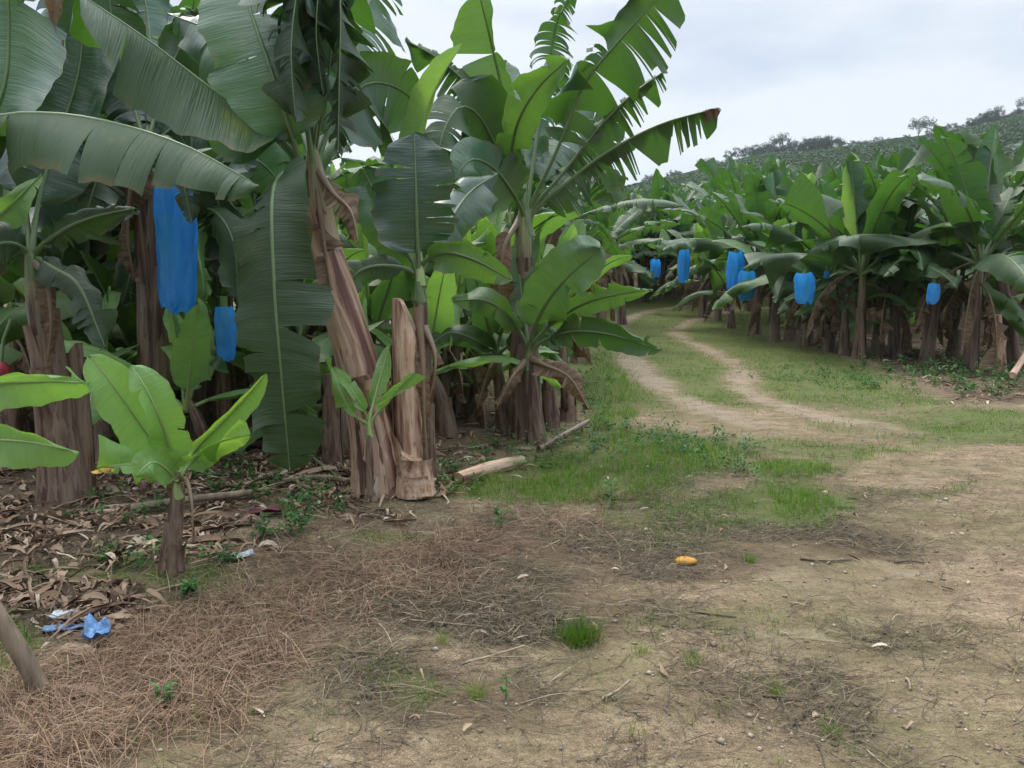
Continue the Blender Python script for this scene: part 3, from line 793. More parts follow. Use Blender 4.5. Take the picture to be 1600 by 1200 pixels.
hero(A, og, [(498, 245, 6.15), (528, 180, 6.3), (572, 132, 6.45), (622, 138, 6.6), (668, 180, 6.75)], 50, 105, face=-1, roll=12, fl=10, fr=-8, droop=.5, tears=4, sd=.35, ls=.14, seed=15)
hero(A, og, [(500, 240, 6.2), (545, 120, 6.5), (575, 10, 6.8), (600, -70, 7.0)], 80, 90, face=-1, fl=-20, fr=-30, droop=1.3, tears=22, sd=.8, gap=.45, ls=.18, seed=16)
hero(A, og, [(476, 262, 6.05), (446, 268, 5.75), (426, 305, 5.5), (429, 450, 5.35), (441, 600, 5.38), (453, 738, 5.5)], 86, 76, 'shaded', face=1, roll=6, fl=8, fr=-34, droop=.05, tears=(5, 17), sd=.3, gap=.16, ls=.15, ripple=.035, seed=17, N=44, rib=.021, tip=.5)
hero(A, og, [(486, 246, 6.2), (440, 150, 6.6), (350, 60, 7.0), (260, 20, 7.2)], 70, 90, face=-1, fl=0, fr=-30, droop=.8, tears=18, sd=.7, gap=.35, ls=.16, seed=18)
hero(A, og, [(490, 256, 6.1), (520, 300, 5.9), (548, 330, 5.8), (560, 380, 5.75)], 18, 22, 'dead', face=1, fl=-30, fr=-40, droop=.6, tears=3, ls=.2, seed=19, name='dead_leaf')
hero(A, og, [(492, 262, 6.08), (500, 330, 5.98), (512, 420, 5.95), (520, 470, 5.97)], 16, 18, 'dead', face=1, fl=-50, fr=-40, droop=.4, tears=3, ls=.1, seed=20, name='dead_leaf')
hero(A, og, [(476, 262, 6.1), (464, 290, 6.05), (458, 330, 6.05), (462, 372, 6.05)], 14, 14, 'dead', face=1, fl=-30, fr=-30, droop=.7, tears=3, ls=.2, seed=21, name='dead_leaf')
og2 = og + np.array([0, 0, 0])

# --- cut mother stem and its neighbour B, a shorter plant rising behind it
Y = 6.35; ob = gp(655, 750); ob[2] = float(hz(ob[0], ob[1]))
B = empty('banana_plant', ob, 'shorter banana plant with one upright dark leaf and a rolled lime leaf above it', 'banana plant', GR_L)
hero_stem(B, ob, [(660, 760, Y), (660, 660, Y), (658, 520, Y), (655, 415, Y)], 20, 9, seed=5, n=24, sides=18)
hero(B, ob, [(655, 425, Y), (652, 370, 6.3), (650, 300, 6.25), (647, 205, 6.3)], 66, 62, 'shaded', face=-1, roll=-5, fl=6, fr=0, droop=.1, tears=(3, 9), sd=.3, gap=.16, ls=.14, seed=31, tip=.6)
hero(B, ob, [(652, 425, Y), (628, 380, 6.5), (595, 320, 6.6), (566, 262, 6.7)], 46, 52, face=-1, fl=0, fr=6, droop=.2, tears=3, ls=.16, seed=32, tip=.5)
hero(B, ob, [(657, 425, Y), (652, 330, 6.5), (654, 225, 6.55), (680, 140, 6.5), (722, 68, 6.45)], 30, 14, 'young', face=-1, roll=-15, fl=14, fr=55, droop=.05, tears=0, ls=.42, ripple=.01, seed=33, tip=.8)
hero(B, ob, [(655, 420, Y), (690, 395, 6.2), (740, 405, 6.1), (800, 438, 6.05)], 26, 34, 'mid', face=1, roll=10, fl=10, fr=-20, droop=.7, tears=4, ls=.16, seed=34)
hero(B, ob, [(652, 430, Y), (605, 415, 6.3), (560, 425, 6.25), (525, 470, 6.2)], 26, 26, face=1, fl=0, fr=-10, droop=.6, tears=3, ls=.15, seed=35)
hero(B, ob, [(657, 428, Y), (700, 350, 6.6), (735, 300, 6.9), (780, 270, 7.1)], 40, 44, face=-1, fl=0, fr=-20, droop=.6, tears=5, ls=.15, seed=36)
hero(B, ob, [(658, 500, Y), (680, 560, 6.2), (668, 640, 6.2)], 9, 12, 'dead', fl=-40, fr=-40, droop=.5, tears=2, ls=.1, seed=37, name='dead_leaf')

og_ = gp(640, 762); og_[2] = float(hz(og_[0], og_[1]))
st = empty('cut_stem', og_, 'tall pale cut banana stem with slanting pointed top beside the leaning stem', 'cut stem', 'cut banana stems')
Yc = 6.05
def cut_stem(parent, org, pts, r0, r1, seed, slant):
    g = stem_geo(pp(*pts), px2m(r0, pts[0][2]), px2m(r1, pts[-1][2]), seed=seed, n=26, sides=24, sheaths=4, flare=.1, lump=.12)
    # slanting machete cut: pull the upper rings down on one side
    V = g.v[0]; c = V[-24:].mean(0); zt = c[2]
    fr_ = np.clip((V[:, 2] - (zt - .35)) / .35, 0, 1)
    V[:, 2] -= fr_ * np.clip((V[:, 0] - c[0]) * slant + .08, 0, .4)
    for q in g.v[1:3]: q[:, 2] -= np.clip((q[:, 2] - (zt - .35)) / .35, 0, 1) * np.clip((q[:, 0] - c[0]) * slant + .08, 0, .4)
    g.v = [v - np.asarray(org) for v in g.v]
    return g
cut_stem(st, og_, [(640, 770, Yc), (640, 700, Yc), (636, 600, Yc), (633, 466, Yc)], 24, 21, 41, 2.2).build('pseudostem', M_CUT, st)
hero(st, og_, [(652, 480, 6.0), (660, 560, 5.97), (664, 660, 5.95), (668, 745, 5.97)], 8, 10, 'dead', fl=-20, fr=-30, droop=.1, tears=0, ls=.0, seed=42, name='dry_sheath')
o2 = gp(650, 762); o2[2] = float(hz(o2[0], o2[1]))
st2 = empty('cut_stem', o2, 'short thick stump at the foot of the tall pale cut stem, on its right', 'cut stem', 'cut banana stems')
cut_stem(st2, o2, [(650, 772, 5.9), (648, 740, 5.9), (648, 700, 5.9)], 27, 22, 43, .5).build('pseudostem', M_CUT, st2)
M_PALE = simple('pale_sheath', (.28, .21, .15), (.46, .38, .30), 9., .6, .4, .01)
g = leaf_geo(pp((578, 790, 5.75), (582, 765, 5.72), (588, 742, 5.75)), [0, -1, .2], .05, .05, 0, -20, -20, .3, 1, .3, .1, .02, 45, N=12, rib=.004)
g[0].v = [v - og for v in g[0].v]; g[0].build('dry_sheath', M_PALE, A)

# --- small sucker growing against the foot of A
o3 = gp(577, 775); o3[2] = float(hz(o3[0], o3[1])); Yg = 5.75
G3 = empty('banana_sucker', o3, 'small bright sucker with four narrow leaves at the foot of the leaning stem', 'banana sucker', 'banana suckers')
hero_stem(G3, o3, [(578, 772, Yg), (577, 720, Yg), (576, 655, Yg)], 8, 4, seed=51, n=12, sides=10, sheaths=1)
for k, (pts, a, b) in enumerate([([(576, 660, Yg), (562, 628, 5.65), (522, 572, 5.5)], 12, 13), ([(577, 658, Yg), (588, 610, 5.8), (609, 538, 5.85)], 14, 16), ([(578, 662, Yg), (602, 630, 5.7), (647, 582, 5.6)], 11, 9), ([(576, 664, Yg), (548, 642, 5.65), (508, 560, 5.6)], 10, 8)]):
    hero(G3, o3, pts, a, b, 'sucker', face=-1 if k == 1 else 1, roll=[20, -10, -25, 30][k], fl=20, fr=15, droop=.2, tears=1, ls=.2, ripple=.008, seed=52 + k, rib=.008, N=20)

# --- E: plant to the right with ragged leaves against the sky
Y = 8.2; oe = gp(820, 688); oe[2] = float(hz(oe[0], oe[1]))
E = empty('banana_plant', oe, 'banana plant with ragged comb-like leaves spread against the open sky', 'banana plant', GR_L)
hero_stem(E, oe, [(822, 692, Y), (820, 620, Y), (818, 480, Y), (818, 322, Y)], 26, 12, seed=61, n=28, sides=20, sheaths=7)
hero(E, oe, [(822, 330, Y), (800, 230, 8.2), (784, 140, 8.1), (768, 70, 8.0), (745, -25, 7.8)], 62, 18, 'mid', face=-1, roll=0, fl=6, fr=40, droop=.35, tears=2, gap=.16, ls=.36, seed=62, tip=.5)
hero(E, oe, [(824, 330, Y), (838, 220, 8.4), (856, 110, 8.5), (872, 30, 8.4), (898, -10, 8.2)], 44, 44, face=-1, fl=-10, fr=-20, droop=1.6, tears=24, sd=.9, gap=.55, ls=.34, deep=.28, clus=.65, seed=63)
hero(E, oe, [(826, 330, Y), (868, 240, 8.0), (915, 130, 7.8), (975, 55, 7.6), (1052, -28, 7.4)], 44, 84, face=1, roll=12, fl=-20, fr=-30, droop=1.15, tears=13, sd=.8, gap=.42, ls=.30, deep=.28, seed=64, tip=.35)
hero(E, oe, [(828, 332, Y), (880, 270, 8.1), (935, 200, 8.0), (985, 150, 7.9), (1036, 112, 7.8)], 34, 52, face=1, roll=10, fl=-50, fr=-40, droop=1.6, tears=30, sd=.8, gap=.62, ls=.28, deep=.28, seed=65, tip=.4)
lf = hero(E, oe, [(830, 335, Y), (880, 290, 8.1), (945, 240, 8.0), (1030, 195, 7.9), (1124, 168, 7.8)], 40, 62, face=1, roll=8, fl=-70, fr=-45, droop=1.5, tears=28, sd=.45, gap=.60, ls=.30, deep=.28, seed=66, tip=.4, label='long torn leaf like a comb with a brown withered tip')
hero(E, oe, [(815, 330, Y), (785, 225, 8.0), (745, 150, 7.9), (690, 95, 7.8), (632, 62, 7.7)], 60, 50, face=1, roll=0, fl=-60, fr=-30, droop=1.5, tears=20, sd=.7, gap=.5, ls=.26, deep=.28, clus=.65, seed=67)
hero(E, oe, [(816, 332, Y), (780, 240, 7.9), (748, 180, 7.7), (716, 168, 7.5), (690, 215, 7.35), (684, 270, 7.3)], 62, 70, face=1, roll=-10, fl=-10, fr=-10, droop=1.0, tears=9, sd=.4, gap=.2, ls=.22, seed=68)
hero(E, oe, [(820, 335, Y), (800, 270, 7.8), (806, 200, 7.4), (838, 140, 7.1), (890, 90, 6.9)], 34, 36, 'mid', face=1, roll=-12, fl=12, fr=-12, droop=.35, tears=3, sd=.25, ls=.38, seed=69, tip=.4)
hero(E, oe, [(818, 340, Y), (800, 300, 7.8), (770, 262, 7.5), (735, 250, 7.3), (704, 290, 7.2)], 48, 44, face=-1, roll=10, fl=0, fr=0, droop=.4, tears=3, sd=.3, ls=.2, seed=70)
hero(E, oe, [(826, 335, Y), (862, 250, 8.5), (890, 200, 8.8), (930, 190, 9.0), (950, 250, 9.1)], 56, 56, face=-1, fl=0, fr=-10, droop=.8, tears=14, sd=.5, gap=.3, ls=.2, clus=.65, seed=71)
hero(E, oe, [(828, 340, Y), (868, 300, 8.3), (905, 268, 8.4), (940, 270, 8.5), (962, 320, 8.5)], 50, 56, face=1, fl=-20, fr=-20, droop=.9, tears=16, sd=.5, gap=.35, ls=.18, clus=.65, seed=72)
hero(E, oe, [(822, 330, Y), (815, 230, 8.6), (800, 150, 8.9), (792, 95, 9.1)], 52, 40, face=-1, fl=6, fr=6, droop=.5, tears=5, sd=.3, ls=.26, seed=73)
hero(E, oe, [(812, 345, Y), (790, 380, 8.0), (780, 440, 7.95), (785, 500, 7.98)], 20, 22, 'dead', fl=-30, fr=-30, droop=.6, tears=4, ls=.2, seed=74, name='dead_leaf')
# withered end of the comb leaf
g = leaf_geo(pp((1096, 176, 7.83), (1112, 170, 7.8), (1127, 172, 7.78)), [0, -1, .3], .07, .13, 0, -30, -40, 1.2, 4, .5, .25, .02, 75, N=12, rib=.004)
g[0].v = [v - oe for v in g[0].v]; g[0].build('withered_tip', M_DEAD, lf)

# --- sucker plants round the foot of E
o5 = gp(845, 700); o5[2] = float(hz(o5[0], o5[1]))
E2 = empty('banana_plant', o5, 'low banana plant of broad leaves growing in front of the ragged plant', 'banana plant', GR_L)
Yk = 7.9
hero_stem(E2, o5, [(838, 700, Yk), (830, 620, Yk), (826, 535, Yk)], 14, 7, seed=80, n=16, sides=14, sheaths=3)
hero(E2, o5, [(826, 545, Yk), (845, 490, 7.7), (880, 440, 7.5), (938, 388, 7.3)], 48, 42, 'mid', face=-1, roll=10, fl=5, fr=5, droop=.2, tears=2, ls=.2, seed=81, tip=.45)
hero(E2, o5, [(828, 545, Yk), (870, 500, 7.8), (930, 468, 7.7), (1020, 452, 7.6)], 22, 26, 'mid', face=1, roll=15, fl=10, fr=-25, droop=.6, tears=6, ls=.2, seed=82)
hero(E2, o5, [(828, 550, Yk), (880, 520, 7.7), (950, 522, 7.5), (1034, 548, 7.4)], 22, 28, face=1, roll=10, fl=6, fr=-25, droop=.6, tears=4, ls=.2, seed=83)
hero(E2, o5, [(824, 545, Yk), (800, 500, 7.8), (760, 470, 7.7), (705, 470, 7.6)], 24, 22, 'mid', face=1, fl=-10, fr=6, droop=.6, tears=3, ls=.2, seed=84)
hero(E2, o5, [(825, 545, Yk), (818, 480, 8.0), (812, 420, 8.1), (828, 360, 8.2)], 26, 28, face=1, fl=10, fr=10, droop=.2, tears=2, ls=.25, seed=85)
hero(E2, o5, [(826, 560, Yk), (850, 570, 7.7), (890, 590, 7.55), (920, 640, 7.5)], 18, 18, 'dead', fl=-20, fr=-20, droop=.8, tears=3, ls=.1, seed=86, name='dead_leaf')
hero(E2, o5, [(822, 565, Yk), (800, 590, 7.7), (775, 640, 7.65)], 14, 14, 'dead', fl=-30, fr=-30, droop=.8, tears=3, ls=.1, seed=87, name='dead_leaf')
o6 = gp(792, 676); o6[2] = float(hz(o6[0], o6[1])); Yk = 8.4
E3 = empty('banana_plant', o6, 'dark low banana plant with folded leaves left of the ragged plant', 'banana plant', GR_L)
hero_stem(E3, o6, [(790, 682, Yk), (782, 610, Yk), (776, 545, Yk)], 12, 6, seed=88, n=16, sides=14, sheaths=3)
for k, (pts, a, b, fc) in enumerate([([(776, 552, Yk), (760, 500, 8.2), (745, 440, 8.1), (722, 385, 8.0)], 26, 26, -1), ([(776, 552, Yk), (790, 490, 8.3), (800, 440, 8.3), (790, 380, 8.3)], 30, 26, 1), ([(776, 555, Yk), (740, 530, 8.1), (700, 520, 7.9), (668, 545, 7.8)], 20, 22, 1), ([(778, 555, Yk), (815, 530, 8.2), (850, 520, 8.1), (880, 545, 8.0)], 24, 22, 1), ([(778, 560, Yk), (760, 590, 8.3), (745, 640, 8.2)], 12, 12, 1)]):
    hero(E3, o6, pts, a, b, 'dead' if k == 4 else 'green', face=fc, fl=8, fr=-10, droop=.5, tears=3, ls=.18, seed=89 + k, name='dead_leaf' if k == 4 else 'leaf')

# --- off the left edge: plant whose long horizontal leaf crosses in front of the blue sleeve
Y = 5.2; o7 = np.array([at(-175, 440, Y)[0], Y, 0]); o7[2] = float(hz(o7[0], o7[1]))
F7 = empty('banana_plant', o7, 'banana plant at the left edge with a long slit leaf arching over the blue sleeve', 'banana plant', GR_L)
hero_stem(F7, o7, [(-175, 850, Y), (-170, 600, Y), (-160, 330, Y)], 34, 16, seed=100, n=22, sides=18)
hero(F7, o7, [(-160, 345, 5.2), (-110, 250, 5.15), (-20, 186, 5.1), (70, 176, 5.02), (180, 192, 4.97), (295, 230, 4.92), (404, 290, 4.88)], 70, 118, face=1, roll=-6, up=.7, fl=-50, fr=-6, droop=.62, tears=13, sd=.30, gap=.10, ls=.18, ripple=.02, deep=.12, seed=101, N=48, rib=.022, tip=.5)
hero(F7, o7, [(-158, 340, 5.3), (-60, 250, 5.5), (2, 150, 5.6), (14, 40, 5.65), (8, -80, 5.6)], 84, 72, face=-1, roll=-10, fl=8, fr=8, droop=.15, tears=2, ls=.24, seed=102)
hero(F7, o7, [(-160, 350, 5.2), (-100, 370, 5.5), (-20, 350, 5.75), (66, 272, 5.9)], 20, 34, 'sucker', face=1, roll=-10, fl=10, fr=6, droop=.2, tears=2, ls=.2, seed=103)
hero(F7, o7, [(-165, 345, 5.2), (-120, 300, 5.5), (-60, 300, 5.9), (20, 360, 6.2), (60, 440, 6.3)], 50, 60, face=1, fl=-10, fr=-30, droop=1.0, tears=8, sd=.5, ls=.2, seed=104)
hero(F7, o7, [(-165, 340, 5.2), (-150, 220, 5.0), (-120, 80, 4.8), (-100, -60, 4.7)], 70, 80, face=-1, fl=8, fr=8, droop=.3, tears=3, ls=.18, seed=105)

o8 = gp(-150, 935); o8[2] = float(hz(o8[0], o8[1])); Yq = 4.2
S8 = empty('banana_sucker', o8, 'young sucker at the left edge reaching two pale leaves into view', 'banana sucker', 'banana suckers')
hero_stem(S8, o8, [(-150, 940, Yq), (-150, 840, Yq), (-148, 745, Yq)], 15, 8, seed=110, n=12, sides=12, sheaths=2)
hero(S8, o8, [(-148, 752, 4.2), (-110, 660, 4.15), (-30, 606, 4.1), (60, 596, 4.05), (136, 598, 4.0)], 26, 48, 'sucker', face=1, roll=14, fl=20, fr=-5, droop=.25, tears=2, ls=.3, gap=.12, seed=111, tip=.5, rib=.012)
hero(S8, o8, [(-148, 756, 4.1), (-110, 700, 4.0), (-40, 688, 3.95), (40, 690, 3.9), (122, 706, 3.85)], 24, 44, 'sucker', face=1, roll=16, fl=25, fr=0, droop=.2, tears=0, ls=.3, seed=112, tip=.5, rib=.012)
hero(S8, o8, [(-148, 756, 4.2), (-190, 650, 4.3), (-230, 560, 4.3)], 34, 34, 'sucker', face=1, fl=10, fr=10, droop=.2, tears=0, ls=.2, seed=113, rib=.012)

# --- young plant standing free in the left foreground
o9 = gp(270, 893); o9[2] = float(hz(o9[0], o9[1])); Yq = float(o9[1])
S9 = empty('banana_sucker', o9, 'young banana plant with bright lime leaves standing alone in front of the plantation', 'banana sucker', 'banana suckers')
hero_stem(S9, o9, [(268, 900, Yq), (270, 850, Yq), (274, 800, Yq), (277, 738, Yq)], 17, 10, seed=120, n=18, sides=18, sheaths=4, flare=.12)
hero(S9, o9, [(274, 752, Yq), (246, 700, 4.35), (204, 640, 4.2), (168, 590, 4.1), (139, 556, 4.05)], 44, 40, 'sucker', face=1, roll=16, fl=6, fr=14, droop=.22, tears=0, ls=.10, ripple=.014, seed=121, tip=.55, rib=.012)
hero(S9, o9, [(275, 750, Yq), (268, 710, 4.3), (248, 650, 4.15), (224, 600, 4.1), (203, 571, 4.1)], 30, 36, 'sucker', face=1, roll=-8, fl=22, fr=4, droop=.15, tears=1, ls=.12, ripple=.012, seed=122, tip=.5, rib=.011)
hero(S9, o9, [(278, 750, Yq), (300, 708, 4.45), (345, 662, 4.4), (385, 620, 4.35), (415, 584, 4.3)], 10, 30, 'young', face=-1, roll=-20, fl=55, fr=14, droop=.12, tears=0, ls=.10, ripple=.008, seed=123, tip=.55, rib=.010)
hero(S9, o9, [(279, 750, Yq), (305, 715, 4.35), (345, 690, 4.2), (392, 680, 4.1)], 10, 30, 'young', face=1, roll=10, fl=30, fr=-25, droop=.5, tears=1, ls=.10, ripple=.014, seed=124, tip=.5, rib=.010)
lf = hero(S9, o9, [(272, 755, Yq), (246, 742, 4.25), (205, 726, 4.1), (150, 732, 4.0)], 16, 20, 'sucker', face=1, roll=20, fl=5, fr=-10, droop=.4, tears=1, ls=.14, seed=125, rib=.008, label='low leaf with a yellowed and withered tip')
hero(S9, o9, [(273, 752, Yq), (262, 735, 4.2), (238, 722, 4.05), (210, 745, 3.98)], 26, 26, 'sucker', face=1, roll=10, fl=5, fr=0, droop=.5, tears=0, ls=.1, seed=126, rib=.009)
hero(S9, o9, [(280, 748, Yq), (292, 752, 4.25), (300, 790, 4.18), (301, 848, 4.15)], 3, 4, 'dead', fl=-20, fr=-20, droop=.2, tears=0, ls=0, seed=127, name='dead_leaf', rib=.008)
hero(S9, o9, [(275, 750, Yq), (282, 790, 4.3), (276, 840, 4.28)], 16, 20, 'dead', fl=-40, fr=-50, droop=.2, tears=0, ls=0, seed=128, name='dry_sheath', rib=.006)
g = leaf_geo(pp((178, 732, 4.03), (160, 730, 4.0), (142, 738, 3.98)), [0, -.6, 1], .035, .05, 0, 10, -20, .8, 2, .3, .2, .01, 129, N=10, rib=.003)
M_YEL = simple('withered_yellow', (.36, .18, .03), (.55, .38, .08), 14., .6)
g[0].v = [v - o9 for v in g[0].v]; g[0].build('withered_tip', M_YEL, lf)

# --- C: dark stemmed plant near the left edge
Y = 5.75; oc = gp(98, 785); oc[2] = float(hz(oc[0], oc[1]))
C_ = empty('banana_plant', oc, 'banana plant near the left edge with a dark rotting stem and drooping shaded leaves', 'banana plant', GR_L)
hero_stem(C_, oc, [(100, 792, Y), (90, 680, Y), (72, 530, Y), (48, 392, Y)], 32, 15, seed=130, n=26, sides=22, sheaths=8)
hero(C_, oc, [(50, 400, Y), (64, 300, 6.0), (100, 190, 6.2), (126, 90, 6.3), (130, -40, 6.3)], 58, 62, 'shaded', face=-1, fl=6, fr=6, droop=.3, tears=4, ls=.2, seed=131)
hero(C_, oc, [(48, 400, Y), (40, 280, 6.1), (60, 140, 6.4), (85, 20, 6.6), (110, -60, 6.6)], 60, 66, 'shaded', face=-1, fl=-20, fr=-20, droop=1.1, tears=9, sd=.6, gap=.25, ls=.2, seed=132)
hero(C_, oc, [(54, 400, Y), (95, 362, 5.6), (150, 338, 5.5), (215, 325, 5.45)], 22, 34, 'shaded', face=1, roll=10, fl=-20, fr=-35, droop=1.0, tears=12, sd=.4, gap=.25, ls=.16, seed=133)
hero(C_, oc, [(52, 405, Y), (85, 420, 5.6), (125, 450, 5.5), (165, 545, 5.45)], 30, 34, 'shaded', face=1, roll=5, fl=-10, fr=0, droop=.4, tears=4, ls=.14, seed=134)
hero(C_, oc, [(46, 402, Y), (20, 380, 5.6), (-20, 390, 5.5), (-60, 450, 5.4)], 40, 36, 'shaded', face=1, fl=-10, fr=-10, droop=.6, tears=4, ls=.14, seed=135)
hero(C_, oc, [(50, 400, Y), (60, 330, 6.4), (120, 250, 6.9), (190, 230, 7.2), (240, 280, 7.4)], 54, 60, 'shaded', face=-1, fl=-10, fr=-20, droop=.9, tears=7, sd=.4, ls=.16, seed=136)
hero(C_, oc, [(96, -60, 6.1), (92, -10, 6.0), (86, 40, 6.0), (90, 92, 6.0)], 14, 16, 'dead', fl=-50, fr=-60, droop=.5, tears=3, ls=.1, seed=137, name='dead_leaf')
hero(C_, oc, [(48, 405, Y), (70, 430, 5.62), (80, 500, 5.6), (74, 570, 5.62)], 14, 16, 'dead', fl=-40, fr=-40, droop=.5, tears=3, ls=.1, seed=138, name='dead_leaf')
o10 = gp(122, 775); o10[2] = float(hz(o10[0], o10[1]))
st3 = empty('cut_stem', o10, 'brown cut stem beside the dark rotting stem near the left edge', 'cut stem', 'cut banana stems')
cut_stem(st3, o10, [(126, 786, 5.9), (124, 700, 5.9), (118, 620, 5.9), (112, 535, 5.9)], 20, 15, 140, -1.5).build('pseudostem', M_CUTD, st3)

# --- D: plant that carries the big blue sleeve
Y = 7.1; od = gp(245, 722); od[2] = float(hz(od[0], od[1]))
D_ = empty('banana_plant', od, 'tall dark crowned banana plant carrying the large blue sleeve', 'banana plant', GR_L)
hero_stem(D_, od, [(248, 730, Y), (243, 600, Y), (236, 430, Y), (226, 225, Y)], 26, 14, seed=150, n=28, sides=20, sheaths=7)
for k, (pts, a, b, fc, tr) in enumerate([
    ([(228, 235, Y), (205, 150, 7.2), (180, 60, 7.2), (165, -50, 7.1)], 62, 62, -1, 6),
    ([(230, 235, Y), (255, 140, 7.3), (290, 60, 7.4), (340, 10, 7.4)], 55, 60, -1, 8),
    ([(226, 240, Y), (160, 200, 7.0), (100, 210, 6.8), (60, 290, 6.7)], 58, 58, -1, 6),
    ([(232, 240, Y), (290, 190, 6.9), (350, 200, 6.7), (390, 270, 6.6)], 52, 52, -1, 7),
    ([(228, 245, Y), (200, 220, 6.6), (160, 260, 6.3), (130, 350, 6.2)], 46, 50, 1, 6),
    ([(231, 245, Y), (250, 215, 6.5), (280, 260, 6.1), (300, 350, 6.0)], 30, 30, 1, 5),
    ([(229, 235, Y), (236, 120, 7.5), (230, 20, 7.7), (210, -60, 7.7)], 60, 60, -1, 8),
    ([(228, 240, Y), (180, 260, 7.4), (140, 330, 7.7), (120, 430, 7.9)], 50, 50, 1, 6),
    ([(231, 240, Y), (300, 250, 7.3), (345, 330, 7.5), (355, 440, 7.6)], 40, 48, 1, 4)]):
    hero(D_, od, pts, a, b, 'shaded', face=fc, fl=-8, fr=-12, droop=1.0, tears=tr * 2 + 3, sd=.6, gap=.3, ls=.17, seed=151 + k)
for k, (pts, a) in enumerate([([(232, 235, Y), (258, 240, 6.85), (272, 275, 6.75), (270, 330, 6.75)], 22), ([(222, 240, Y), (205, 290, 6.95), (200, 370, 6.95), (210, 440, 6.97)], 22), ([(230, 245, Y), (246, 280, 6.85), (250, 350, 6.85)], 16)]):
    hero(D_, od, pts, a, a, 'dead', fl=-40, fr=-40, droop=.6, tears=4, ls=.12, seed=165 + k, name='dead_leaf')
o11 = gp(300, 700); o11[2] = float(hz(o11[0], o11[1])); Y = float(o11[1])
D2 = empty('banana_plant', o11, 'banana plant with a thin mottled stem standing right behind the blue sleeve', 'banana plant', GR_L)
hero_stem(D2, o11, [(304, 708, Y), (302, 600, Y), (299, 470, Y), (296, 320, Y)], 17, 11, seed=170, n=24, sides=18, sheaths=7)
for k, (pts, a, b, fc, kd) in enumerate([
    ([(297, 330, Y), (310, 400, 7.3), (318, 450, 7.2), (310, 486, 7.2)], 16, 20, 1, 'young'),
    ([(297, 325, Y), (340, 260, 7.7), (400, 250, 7.8), (450, 300, 7.9)], 48, 50, -1, 'green'),
    ([(296, 325, Y), (270, 240, 7.8), (230, 180, 7.9), (170, 170, 8.0)], 48, 50, -1, 'green'),
    ([(297, 325, Y), (320, 210, 7.9), (350, 120, 8.0), (400, 60, 8.1)], 46, 46, -1, 'green'),
    ([(296, 325, Y), (296, 200, 8.0), (280, 90, 8.2), (262, 0, 8.2)], 46, 46, -1, 'green'),
    ([(297, 330, Y), (335, 330, 7.4), (365, 380, 7.2), (372, 470, 7.1)], 34, 34, 1, 'green'),
    ([(296, 332, Y), (265, 350, 7.6), (215, 400, 7.5), (190, 480, 7.4)], 34, 34, 1, 'green')]):
    hero(D2, o11, pts, a, b, kd, face=fc, fl=0, fr=-10, droop=.6, tears=4, sd=.4, ls=.16, seed=171 + k)

# ------------------------------------------------------------------ blue fruit sleeves
def sleeve_mesh(seed, h, w, nr=26, nc=36, flat=.5):
    r = np.random.default_rng(seed)
    t = np.linspace(0, 1, nr)[:, None]; a = np.linspace(0, 6.2832, nc, endpoint=False)[None]
    neck = np.interp(t, [0, .06, .2, .6, .9, 1], [.80, .90, 1.0, 1.0, .88, .72]) * w
    ca, sa = np.cos(a) * np.ones_like(t), np.sin(a) * np.ones_like(t)
    fold = 1 + .34 * (fbm(ca * 1.8 + seed, sa * 1.8 + t * .8 + seed, seed) - .47) * 2 + .09 * np.sin(a * 6 + t * 3 + seed + 2 * np.sin(a)) * np.clip(1.2 - t * .8, .3, 1) + .11 * (fbm(ca * 4 + 7, sa * 4 + t * 9, seed + 3) - .47) * 2
    rad = neck * fold
    X = ca * rad + .05 * w * np.sin(t * 4); Yy = sa * rad * flat
    ZZ = -h * t - .16 * h * (fbm(ca * 1.5 + 3, sa * 1.5 + 3, seed + 9) - .47) * 2 * np.clip((t - .8) / .2, 0, 1) + .16 * h * np.abs(fbm(ca * 1.2 + 9, sa * 1.2 + 9, seed + 5) - .5) * 2 * np.clip((.1 - t) / .1, 0, 1)
    g = Geo(); g.add(np.stack([X, Yy, ZZ], -1).reshape(-1, 3), grid(nr, nc, True))
    return g
def bunch_geo(seed, h, w):
    """green fingers of the fruit bunch inside the sleeve"""
    r = np.random.default_rng(seed); g = Geo()
    g.join(tube([(0, 0, .10), (0, 0, 0), (0, 0, -h * .8)], [.03, .03, .02], 8))
    for k in range(6):
        for j in range(9):
            a = j * .7 + k * .3; z = -.26 * h - k * h * .09; q = w * (.42 - .02 * k)
            P, _ = spline([(math.cos(a) * .03, math.sin(a) * .03, z), (math.cos(a) * q * .9, math.sin(a) * q * .8 * .4, z - .02), (math.cos(a) * q, math.sin(a) * q * .4, z + .06)], 5)
            g.join(tube(P, [.010, .015, .016, .013, .005], 6))
    return g
M_FRUIT = rib_material('green_fruit', (.08, .16, .03), (.14, .24, .06))
M_STALK = M_RIB
def sleeve(px, py0, py1, wpx, Y, label, seed, full=False, tilt=0.):
    p = at(px, py0, Y); h = px2m(py1 - py0, Y); w = px2m(wpx, Y) / 2
    o = empty('fruit_sleeve', p, label, 'plastic sleeve', 'blue plastic sleeves on fruit bunches')
    o.rotation_euler.z = random.Random(seed).uniform(-.5, .5); o.rotation_euler.y = tilt
    sleeve_mesh(seed, h, w).build('sleeve', M_BAG, o)
    bunch_geo(seed, h, w).build('fruit_bunch', M_FRUIT, o)
    return o
sleeve(270, 292, 488, 74, 6.55, 'large glossy blue sleeve hanging under the long arching leaf', 1, tilt=R(1.5))
sleeve(350, 482, 562, 32, 6.7, 'pale blue sleeve half hidden by the huge hanging leaf', 2)
sleeve(409, 312, 345, 22, 9.2, 'scrap of blue sleeve showing at the top left of the huge hanging leaf', 3)
